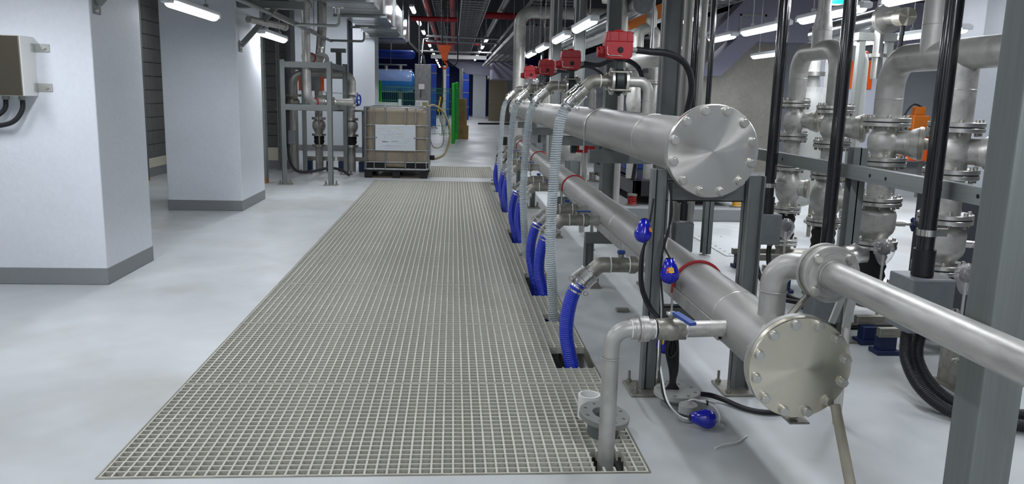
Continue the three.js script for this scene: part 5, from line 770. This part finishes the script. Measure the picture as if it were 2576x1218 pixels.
one('floor_hose', [cable([[1.2, 0.03, -38.4], [1.7, 0.03, -38.6], [2.2, 0.03, -38.9], [2.9, 0.03, -39]], 0.05, 20, 8)], M.cable, 'dark hose lying on the floor in front of the brown door', 'hose'); one('door_threshold', [rbx(2.6, 0, -43.0, 3.1, 0.06, -42.6, 0.01)], M.greyPaint, 'small grey plate on the floor beside the brown door', 'plate');
// ================================================================ RIGHT BACKGROUND
{ // plinth with spring-mounted pumps
  const p = thing('machine_plinth', 'grey painted plinth under the spring-mounted pumps', 'plinth'); part('block', [rbx(1.83, 0, -12.2, 3.6, 0.14, -8.5, 0.01)], M.skirt, p);
  const t = thing('pump_skid', 'black pump skid with blue motors on coloured springs', 'pump'); each('frame_member', [rbx(2.05, 0.24, -8.85, 3.25, 0.42, -8.75, 0.006), rbx(2.05, 0.24, -11.4, 2.13, 0.42, -8.75, 0.006), rbx(2.05, 0.40, -11.4, 3.25, 0.42, -8.8, 0.004), rbx(3.17, 0.24, -11.4, 3.25, 0.42, -8.75, 0.006)], M.black, t);
  for (const [x, z, m, lab] of [[2.02, -8.72, M.red, 'red coil spring'], [3.23, -8.72, M.yellow, 'yellow coil spring'], [2.02, -11.3, M.steelDark, 'grey coil spring'], [3.23, -11.3, M.steelDark, 'grey coil spring']]) { const pts = []; for (let k = 0; k <= 60; k++) pts.push(V(x + Math.cos(k * 0.5) * 0.045, 0.15 + k / 60 * 0.1, z + Math.sin(k * 0.5) * 0.045)); part('spring', [sweep(pts, 0.0085, 6)], m, t, lab); each('spring_seat', [rod([x, 0.14, z], [x, 0.152, z], 0.08, 16), rod([x, 0.25, z], [x, 0.27, z], 0.055, 14)], M.steelDark, t); }
  for (const [x, z] of [[2.45, -9.3], [2.35, -10.4]]) { const m = part('motor', [lathe([[0.001, 0], [0.17, 0.005], [0.18, 0.03], [0.18, 0.5], [0.15, 0.56], [0.001, 0.57]], [x - 0.15, 0.68, z], [1, 0, 0], 28), rbx(x - 0.1, 0.42, z - 0.18, x + 0.4, 0.52, z + 0.18, 0.01), rbx(x - 0.1, 0.52, z - 0.1, x + 0.35, 0.6, z + 0.1, 0.01)], M.bluePaint, t); part('terminal_box', [rbx(x, 0.84, z - 0.1, x + 0.2, 0.96, z + 0.1, 0.01)], M.bluePaint, m); part('coupling', [rod([x + 0.42, 0.68, z], [x + 0.9, 0.68, z], 0.1, 18)], M.steelDark, m); }
}
{ const t = thing('floor_hatch', 'white screwed cover plate let into the floor between the headers and pumps', 'cover plate'); part('plate', [rbx(2.36, 0, -7.55, 3.5, 0.006, -6.53, 0.002)], M.floor, t); for (let k = 0; k < 8; k++) part('screw', [rod([2.42, 0.006, -7.48 + k * 0.125], [2.42, 0.009, -7.48 + k * 0.125], 0.009, 10)], M.steelDark, t); for (let k = 1; k < 5; k++) part('screw', [rod([2.42 + k * 0.22, 0.006, -7.48], [2.42 + k * 0.22, 0.009, -7.48], 0.009, 10)], M.steelDark, t); }
// stainless risers behind the red actuators
{ const t = thing('twin_riser', 'pair of stainless risers joined by an arch behind the nearest red actuator', 'pipe'), z = -9; part('arch', [sweep(bend([[2.06, 0.42, z], [2.06, 2.1, z], [2.26, 2.1, z], [2.26, 0.42, z]], 0.1), 0.062, 24)], M.steel, t); part('feed', [sweep(bend([[2.2, 2.08, z], [2.2, 2.33, z], [2.05, 2.42, z - 0.1], [1.7, 2.45, z - 0.3]], 0.12), 0.062, 22)], M.steel, t); for (const x of [2.06, 2.26]) { for (const y of [1.73, 1.52, 1.12, 0.9]) part('flange', [lathe([[0.05, -0.02], [0.105, -0.02], [0.105, -0.003], [0.1, 0], [0.105, 0.003], [0.105, 0.02], [0.05, 0.02]], [x, y, z + (x > 2.1 ? 0 : 0.0), ], [0, 1, 0], 26)], M.steelSmooth, t); part('valve_bulb', [latheSmooth([[0.062, 1.14], [0.09, 1.2], [0.105, 1.3], [0.09, 1.42], [0.062, 1.5]], [x, 0, z], [0, 1, 0], 22)], M.steel, t); } }
{ const t = thing('side_header', 'pale stainless header with a red gasket behind the nearest actuator', 'pipe'); part('pipe', [rod([1.9, 1.7, -6.3], [1.9, 1.72, -9.6], 0.088, 28)], M.steel, t); part('red_gasket', [rod([1.9, 1.7, -6.28], [1.9, 1.7, -6.3], 0.12, 28)], M.redDull, t); part('flange', [rod([1.9, 1.7, -6.24], [1.9, 1.7, -6.28], 0.12, 28)], M.steelSmooth, t); each('hanger', [-6.9, -7.7].map(z => rod([1.9, 1.75, z], [1.9, 4.098, z], 0.012, 8)), M.galv, t); }
{ const t = thing('main_pipe', 'large stainless pipe rising at the end of the headers and turning right under the ceiling', 'pipe'); part('pipe', [sweep(bend([[1.10, 0.0, -13.65], [1.10, 2.72, -13.65], [3.3, 2.72, -13.65]], 0.2), 0.1, 30)], M.steel, t); part('weld_seam', [new THREE.TorusGeometry(0.101, 0.003, 6, 30).rotateX(Math.PI / 2).translate(1.1, 2.5, -13.65)], M.steelSmooth, t); each('hanger', [2, 3.2].map(x => rod([x, 2.8, -13.65], [x, 4.1, -13.65], 0.014, 8)), M.galv, t); }
one('clad_pipe', [rod([1.86, 2.25, -8.0], [1.86, 2.25, -14.8], 0.1, 30), ...[-9, -11, -13].map(z => lathe([[0.1, -0.02], [0.106, -0.015], [0.106, 0.015], [0.1, 0.02]], [1.86, 2.25, z], [0, 0, 1], 30)), ...[-9.5, -12.5].map(z => rod([1.86, 2.34, z], [1.86, 4.098, z], 0.01, 6))], M.galvShiny, 'shiny aluminium clad pipe running beside the lamps above the headers', 'pipe');
{ const t = thing('actuated_valve', 'small red actuator under the upper header on a pale stand', 'valve'); part('body', [rbx(1.2, 0.79, -7.75, 1.33, 0.9, -7.65, 0.012), rod([1.33, 0.845, -7.7], [1.38, 0.845, -7.7], 0.035, 16)], M.red, t); part('plate', [rbx(1.225, 0.82, -7.65, 1.26, 0.865, -7.645, 0.002)], M.white, t); part('stand', [rod([1.29, 0, -7.7], [1.29, 0.79, -7.7], 0.03, 14)], M.steel, t); part('valve', [rod([1.15, 0.83, -7.7], [1.2, 0.83, -7.7], 0.05, 16)], M.valveGreen, t); }
one('pipe_elbow', [sweep(bend([[1.22, 1.02, -8.9], [1.22, 0.72, -8.9], [1.5, 0.7, -8.95]], 0.16), 0.1, 24)], M.steel, 'fat stainless elbow hanging under the upper header behind the clear hose', 'pipe');
// small stand legs under the header branches
[[1.22, -6.75], [1.2, -8.6]].forEach(([x, z], i) => one('support_stand', [rod([x, 0.01, z], [x, 0.43, z], 0.014, 10), rbx(x - 0.03, 0, z - 0.03, x + 0.03, 0.012, z + 0.03, 0.002)], M.steelDark, ['thin steel leg under the lower header in the light floor gap', 'farther thin steel leg under the lower header'][i], 'leg'));
// white pipes and machines far right
{ const t = thing('white_pipe', 'pale arched pipe standing on the floor between the risers, far right', 'pipe'); part('pipe', [sweep(bend([[4.1, 1.0, -8.5], [4.1, 1.88, -8.5], [4.42, 1.88, -8.5], [4.42, 0, -8.5]], 0.13), 0.075, 24)], M.pvcLight, t); part('foot', [rod([4.42, 0, -8.5], [4.42, 0.03, -8.5], 0.15, 24)], M.pvcGrey, t); const u = thing('white_pipe', 'pale straight pipe standing on the floor behind the dark rail', 'pipe'); part('pipe', [rod([4.1, 0, -8.5], [4.1, 0.995, -8.5], 0.08, 24)], M.pvcLight, u); part('foot', [rod([4.1, 0, -8.5], [4.1, 0.03, -8.5], 0.15, 24)], M.pvcGrey, u); }
{ const t = thing('grey_machine', 'grey machine with orange panels behind the pump risers', 'machine'); part('body', [rbx(5.25, 0.1, -12.0, 6.1, 1.95, -11.2, 0.02)], std(0xa9abb6, 0.5), t); each('orange_panel', [rbx(5.3, 1.55, -11.2, 6.0, 1.95, -11.18, 0.006), rbx(5.3, 1.02, -11.2, 6.0, 1.12, -11.18, 0.006), rbx(5.35, 1.95, -11.9, 6.0, 2.1, -11.3, 0.05)], M.orange, t, 'orange front panels'); part('side_rack', [rbx(5.1, 0.6, -11.5, 5.2, 1.7, -11.4, 0.01)], M.white, t); each('leg', [5.3, 6.05].map(x => rbx(x - 0.04, 0, -11.3, x + 0.04, 0.1, -11.22, 0.004)), M.steelDark, t); }
{ const t = thing('dosing_tank', 'small orange and grey dosing tank by the right wall', 'tank'); part('body', [rbx(6.5, 0.55, -11.2, 6.85, 0.95, -10.9, 0.02)], M.orange, t); part('frame', [rbx(6.45, 0.9, -11.25, 6.9, 0.98, -10.85, 0.01), ...[6.48, 6.87].map(x => rbx(x - 0.03, 0, -11.2, x + 0.03, 0.9, -11.15, 0.004))], M.greyPaint, t); part('head', [rbx(6.55, 0.98, -11.15, 6.8, 1.2, -10.95, 0.02), rbx(6.6, 1.2, -11.1, 6.75, 1.32, -11.0, 0.01)], M.orangeDull, t); part('lead', [cable([[6.75, 1.3, -11.05], [6.55, 1.35, -11.0], [6.42, 1.15, -11.0], [6.4, 0.98, -11.0], [6.6, 0.96, -10.9]], 0.014, 30, 7)], M.cable, t); }
{ const t = thing('uv_reactor', 'shiny stainless cylinder with a flanged neck and round end cap, top right', 'vessel'); const a = [3.76, 2.02, -8.2], b = [3.75, 2.06, -6.86]; part('shell', [rod(a, b, 0.1, 30)], M.galvShiny, t); part('flange', [lathe([[0.05, -0.025], [0.13, -0.025], [0.13, 0], [0.05, 0]], [3.75, 2.06, -6.84], [0, 0, 1], 32), lathe([[0.05, 0.005], [0.13, 0.005], [0.13, 0.028], [0.05, 0.028]], [3.75, 2.06, -6.84], [0, 0, 1], 32)], M.steelSmooth, t); part('neck', [rod([3.75, 2.06, -6.82], [3.73, 2.045, -6.6], 0.055, 22)], M.steelSmooth, t); part('end_cap', [rod([3.735, 2.047, -6.62], [3.725, 2.04, -6.48], 0.075, 28), lathe([[0.07, 0], [0.072, 0.002], [0.001, 0.004]], [3.725, 2.04, -6.48], [-0.07, -0.05, 1], 28)], M.turnedWarm, t); part('lead', [cable([[3.73, 1.97, -6.55], [3.73, 1.9, -6.55], [3.72, 1.72, -6.58], [3.66, 1.55, -6.7]], 0.02, 24, 8)], M.cable, t); each('stand_member', [rbx(3.6, 0, -7.05, 3.66, 1.9, -6.99, 0.004), rbx(3.86, 0, -7.05, 3.92, 1.9, -6.99, 0.004), rbx(3.58, 1.88, -7.06, 3.94, 1.95, -6.98, 0.004)], M.pvcGrey, t); part('branch', [rod([3.75, 1.97, -6.95], [3.75, 1.55, -6.95], 0.04, 18), lathe([[0.03, -0.015], [0.08, -0.015], [0.08, 0.015], [0.03, 0.015]], [3.75, 1.75, -6.95], [0, 1, 0], 24)], M.steelSmooth, t); }
{ const t = thing('wrapped_filter', 'pale filter vessel under crumpled clear film behind the arch pipe', 'filter'); part('vessel', [latheSmooth([[0.001, 0.3], [0.13, 0.35], [0.15, 0.5], [0.15, 1.25], [0.1, 1.4], [0.06, 1.45], [0.06, 1.75]], [3.48, 0, -7.6], [0, 1, 0], 28)], M.pvcLight, t); part('flange', [lathe([[0.05, -0.02], [0.11, -0.02], [0.11, 0.02], [0.05, 0.02]], [3.48, 1.6, -7.6], [0, 1, 0], 28)], M.steelSmooth, t); each('leg', [-0.1, 0.1].map(k => rod([3.48 + k, 0, -7.6], [3.48 + k, 0.36, -7.6], 0.02, 10)), M.steelDark, t); const g = new THREE.CylinderGeometry(0.16, 0.18, 0.75, 26, 12, true); const P = g.attributes.position; for (let i = 0; i < P.count; i++) { const k = 1 + 0.1 * Math.sin(P.getY(i) * 28 + P.getX(i) * 30) * Math.cos(P.getZ(i) * 34); P.setX(i, P.getX(i) * k); P.setZ(i, P.getZ(i) * k); } g.computeVertexNormals(); g.translate(3.48, 1.1, -7.6); part('film', [clean(g)], M.film, t); }
{ const t = thing('clad_duct', 'curved shiny metal duct seen above the concrete wall, behind the dark haunch', 'duct'); part('duct', [sweep(bend([[3.6, 2.2, -16.3], [4.9, 2.2, -16.3], [4.9, 1.0, -16.3]], 0.5), 0.34, 40)], M.galvShiny, t); part('stand', [rbx(4.8, 0, -16.4, 5.0, 1.0, -16.2, 0.01)], M.greyPaint, t); }
one('vent_grille', [rbx(5.15, 2.6, -14.46, 5.65, 2.64, -14.44, 0.003), rbx(5.15, 2.86, -14.46, 5.65, 2.9, -14.44, 0.003), rbx(5.15, 2.6, -14.46, 5.19, 2.9, -14.44, 0.003), rbx(5.61, 2.6, -14.46, 5.65, 2.9, -14.44, 0.003), rbx(5.19, 2.64, -14.46, 5.61, 2.86, -14.452, 0.002)], M.pvcGrey, 'white framed vent on the dark beam at the upper right', 'vent'); 
{ const t = thing('exit_sign', 'small green and white lit exit sign at the top right', 'sign'), x = 4.28, z = -9; part('case', [rbx(x - 0.12, 2.42, z - 0.02, x + 0.12, 2.62, z + 0.02, 0.006), rod([x, 2.62, z], [x, 3.2, z], 0.012, 8)], M.white, t); const et = canvasTex(128, 96, (c, w, h) => { c.fillStyle = '#0fb08a'; c.fillRect(0, 0, w, h); c.fillStyle = '#ffffff'; c.fillRect(0, 0, 40, h); c.fillStyle = '#0fb08a'; c.fillRect(10, 40, 20, 30); }); part('face', [new THREE.PlaneGeometry(0.21, 0.16).translate(x, 2.52, z + 0.022)], std(0xffffff, 0.5, 0, { map: et, emissive: 0xffffff, emissiveMap: et, emissiveIntensity: 0.8 }), t, 'lit green and white face'); const l = new THREE.PointLight(0xc0ffe8, 0.15); l.position.set(x, 2.52, z + 0.08); l.name = 'exit_light'; l.castShadow = true; scene.add(l); }

// ================================================================ OVERHEAD SERVICES
{ // rectangular duct over the left half, in flanged lengths
  const t = thing('air_duct', 'long rectangular galvanised air duct over the left half of the corridor', 'duct'), x0 = -1.89, x1 = -1.18, y0 = 2.6, y1 = 3.15; const zs = [3, 1, -1.2, -3.4, -5.6, -7.8, -10, -11.8, -13.7, -16, -18.6, -20.6];
  for (let i = 0; i + 1 < zs.length; i++) { part('duct_length', [rbx(x0, y0, zs[i + 1] + 0.015, x1, y1, zs[i] - 0.015, 0.006), bx(x0 + 0.02, y0 - 0.004, (zs[i] + zs[i + 1]) / 2 - 0.006, x1 - 0.02, y0 + 0.004, (zs[i] + zs[i + 1]) / 2 + 0.006)], i % 2 ? M.galv : M.galvShiny, t); part('flange_frame', [rbx(x0 - 0.03, y0 - 0.03, zs[i + 1] - 0.018, x1 + 0.03, y0 + 0.01, zs[i + 1] + 0.018, 0.003), rbx(x1 - 0.01, y0 - 0.03, zs[i + 1] - 0.018, x1 + 0.03, y1 + 0.03, zs[i + 1] + 0.018, 0.003), rbx(x0 - 0.03, y0 - 0.03, zs[i + 1] - 0.018, x0 + 0.01, y1 + 0.03, zs[i + 1] + 0.018, 0.003)], M.galv, t); }
  for (let z = 1.9; z > -20; z -= 2.2) part('trapeze_hanger', [rbx(x0 - 0.08, y0 - 0.07, z - 0.02, x1 + 0.08, y0 - 0.03, z + 0.02, 0.002), rod([x0 - 0.06, y0 - 0.05, z], [x0 - 0.06, 4.1, z], 0.006, 6), rod([x1 + 0.06, y0 - 0.05, z], [x1 + 0.06, 4.1, z], 0.006, 6)], M.galv, t);
}
// sprinkler main with two upright heads
{ const t = thing('sprinkler_pipe', 'grey sprinkler pipe with two upright heads beside the duct', 'pipe'); part('main', [rod([-1.96, 2.12, -2], [-1.96, 2.12, -13.2], 0.02, 12)], M.pvcGrey, t); for (const z of [-10.2, -13.0]) { part('branch', [pipe([[-1.96, 2.12, z], [-1.42, 2.12, z], [-1.42, 2.26, z]], 0.018, 0.05, 12)], M.pvcGrey, t); part('head', [rod([-1.42, 2.26, z], [-1.42, 2.33, z], 0.012, 10), rod([-1.42, 2.33, z], [-1.42, 2.337, z], 0.07, 18), rod([-1.46, 2.27, z], [-1.46, 2.33, z], 0.006, 6)], M.steelSmooth, t); } each('hanger', [-4, -7, -11].map(z => rod([-1.96, 2.14, z], [-1.96, 4.098, z], 0.006, 6)), M.galv, t); }
{ const t = thing('lamp_channel', 'thin steel channel carrying the left row of lamps', 'rail'); part('channel', [rbx(-2.225, 2.225, -14, -2.175, 2.265, 3, 0.003)], M.galv, t); each('hanger', [-13, -9.5, -6, -3, 0, 2.5].map(z => rod([-2.2, 2.26, z], [-2.2, 4.1, z], 0.006, 6)), M.galv, t); }
{ const t = thing('overhead_pipe', 'pale capped overhead pipe at the upper left above the bracket', 'pipe'); part('pipe', [rod([-1.8, 2.302, -4.5], [-1.72, 2.302, -9.7], 0.05, 20), rod([-1.72, 2.302, -9.7], [-1.72, 2.302, -9.75], 0.062, 20)], M.steel, t); const u = thing('overhead_pipe', 'short capped grey pipe with a valve under the dark bracket arm', 'pipe'); part('pipe', [rod([-2.12, 2.03, -8.6], [-1.93, 2.03, -9.4], 0.035, 16), rod([-1.93, 2.03, -9.4], [-1.92, 2.03, -9.44], 0.045, 16)], M.steel, u); part('hanger', [rod([-2.045, 2.06, -8.91], [-2.045, 2.17, -8.91], 0.008, 6)], M.galv, u); }
// cable ladders
function ladder(x0, x1, y, z0, z1, step, label, hy = 4.1) { const t = thing('cable_ladder', label, 'cable ladder', 'overhead cable ladders'); part('rail', [rbx(x0 - 0.02, y, z1, x0, y + 0.09, z0, 0.003)], M.galv, t); part('rail', [rbx(x1, y, z1, x1 + 0.02, y + 0.09, z0, 0.003)], M.galv, t); const n = Math.floor((z0 - z1) / step); for (let k = 0; k < n; k++) part('rung', [bx(x0, y + 0.01, z0 - k * step - 0.02, x1, y + 0.035, z0 - k * step + 0.02)], M.galv, t); const cb = []; for (let k = 0; k < 5; k++) { const x = x0 + (x1 - x0) * (k + 0.6) / 5.4; cb.push(rod([x, y + 0.06, z0], [x, y + 0.06, z1], 0.018 + 0.006 * (k % 2), 8)); } each('cable', cb, M.cable, t); each('hanger', [0.1, 0.35, 0.6, 0.9].flatMap(f => [x0, x1].map(x => rod([x, y, z0 + (z1 - z0) * f], [x, hy, z0 + (z1 - z0) * f], 0.007, 6))), M.galv, t); }
ladder(0.14, 0.62, 3.0, -13, -42, 0.42, 'narrow cable ladder along the middle of the corridor ceiling'); ladder(1.28, 2.25, 2.62, -15.5, -36, 0.36, 'wide cable ladder over the right side of the corridor'); ladder(1.45, 2.3, 3.05, -15, -36, 0.5, 'upper wide cable ladder stacked above the right-hand one'); ladder(3.5, 4.1, 2.75, -7.5, -13.6, 0.3, 'cable ladder under the dark ceiling at the upper right', 3.2); ladder(-0.54, -0.34, 3.6, -14, -40, 0.5, 'cable ladder close to the ceiling above the orange hook');
// red fire mains and grey cross pipes under the ceiling
const hung = (g, pts, m, name, label, cat) => { const t = thing(name, label, cat); part('pipe', g, m, t); each('hanger', pts.map(([x, y, z]) => rod([x, y, z], [x, 4.098, z], 0.008, 6)), M.galv, t); return t; };
const run = (a, b, r, m, name, label, hangs) => hung([rod(a, b, r, 16)], hangs, m, name, label, 'pipe');
run([0.72, 3.27, -20], [2.6, 3.27, -20], 0.08, M.redPipe, 'fire_main', 'red fire main crossing above the right cable ladder', [[1.32, 3.34, -20], [2.5, 3.34, -20]]);
run([-0.62, 3.3, -12], [-0.62, 3.3, -34], 0.06, M.redPipe, 'fire_main', 'red fire main along the corridor, left of the chains', [[-0.62, 3.36, -15], [-0.62, 3.36, -25]]);
run([-0.05, 3.4, -14], [-0.05, 3.4, -38], 0.075, M.redPipe, 'fire_main', 'thick red fire main along the corridor, right of the chains', [[-0.05, 3.47, -15.5], [-0.05, 3.47, -30]]);
run([-1.1, 3.14, -20], [0.08, 3.14, -20], 0.06, M.redPipe, 'fire_main', 'short red fire main crossing behind the chains', [[-1.0, 3.2, -20], [0.05, 3.2, -20]]);
run([-1.1, 3.16, -29], [0.9, 3.16, -29], 0.05, M.redPipe, 'fire_main', 'far red fire main crossing under the ladders', [[-1.0, 3.2, -29], [0.85, 3.2, -29]]);
run([-1.1, 3.82, -16], [0.1, 3.82, -16], 0.06, M.blueDark, 'blue_main', 'short dark blue pipe crossing close to the ceiling', [[-1.0, 3.87, -16], [0.05, 3.87, -16]]);
run([-1.1, 3.86, -18.3], [1.2, 3.86, -18.3], 0.05, M.blueDark, 'blue_main', 'longer dark blue pipe crossing close to the ceiling', [[-0.95, 3.9, -18.3], [1.15, 3.9, -18.3]]);
run([-0.75, 2.88, -22], [1.2, 2.86, -22], 0.03, M.galv, 'cross_pipe', 'upper pale pipe crossing the corridor behind the hook', [[-0.7, 2.9, -22], [0.86, 2.88, -22]]);
run([-0.75, 2.76, -22.3], [1.2, 2.76, -22.3], 0.025, M.galv, 'cross_pipe', 'lower pale pipe crossing the corridor behind the hook', [[-0.7, 2.78, -22.3], [0.86, 2.78, -22.3]]);
run([-1.1, 2.7, -26], [1.2, 2.7, -26], 0.03, M.galv, 'cross_pipe', 'single pale pipe crossing the corridor further back', [[-1.05, 2.72, -26], [0.86, 2.72, -26]]);
hung([rbx(-0.85, 2.66, -30.1, 1.2, 2.8, -29.9, 0.01)], [[-0.8, 2.78, -30], [0.86, 2.78, -30]], M.white, 'cross_beam', 'white beam crossing the corridor below the far lamps', 'beam');
run([1.16, 3.45, -14], [1.16, 3.45, -45], 0.08, M.galv, 'service_pipe', 'thick pale service pipe along the ceiling above the right ladder', [[1.16, 3.53, -17], [1.16, 3.53, -31]]);
run([0.74, 3.62, -14], [0.74, 3.62, -45], 0.06, M.galv, 'service_pipe', 'thin pale service pipe along the ceiling, right of the middle ladder', [[0.74, 3.67, -17], [0.74, 3.67, -30]]);
run([-0.76, 3.66, -14], [-0.76, 3.66, -45], 0.09, M.galv, 'service_pipe', 'pale service pipe along the ceiling above the left lamps', [[-0.76, 3.74, -17], [-0.76, 3.74, -31]]);
// conduit drops on the end of the duct, down to the control panel
hung([pipe([[-1.08, 3.3, -19.5], [-1.08, 2.55, -19.5], [-0.75, 2.25, -19.9], [-0.72, 2.06, -20.1]], 0.03, 0.08, 12), pipe([[-0.86, 3.3, -20.1], [-0.86, 2.07, -20.12]], 0.02, 0.05, 10), pipe([[-0.5, 2.78, -22.3], [-0.8, 2.76, -21.5], [-0.82, 2.07, -20.2]], 0.02, 0.1, 10)], [[-1.08, 3.3, -19.5], [-0.86, 3.3, -20.1]], M.galv, 'conduit_drop', 'bent galvanised conduits dropping to the stainless control panel', 'conduit');
run([2.35, 2.42, -10], [2.35, 2.42, -17], 0.11, M.white, 'insulated_pipe', 'left white insulated pipe high above the headers', [[2.35, 2.52, -11], [2.35, 2.52, -12.5]]);
run([2.65, 2.42, -10], [2.65, 2.42, -17], 0.11, M.white, 'insulated_pipe', 'right white insulated pipe high above the headers', [[2.65, 2.52, -11], [2.65, 2.52, -12.5]]);
hung([bar([2.05, 2.2, -9.6], [3.1, 2.62, -9.6], 0.12, 0.16)], [[2.9, 2.6, -9.6]], M.orangeDull, 'crane_arm', 'ochre slanted crane arm between the pipes', 'beam');

renderer.render(scene, camera);
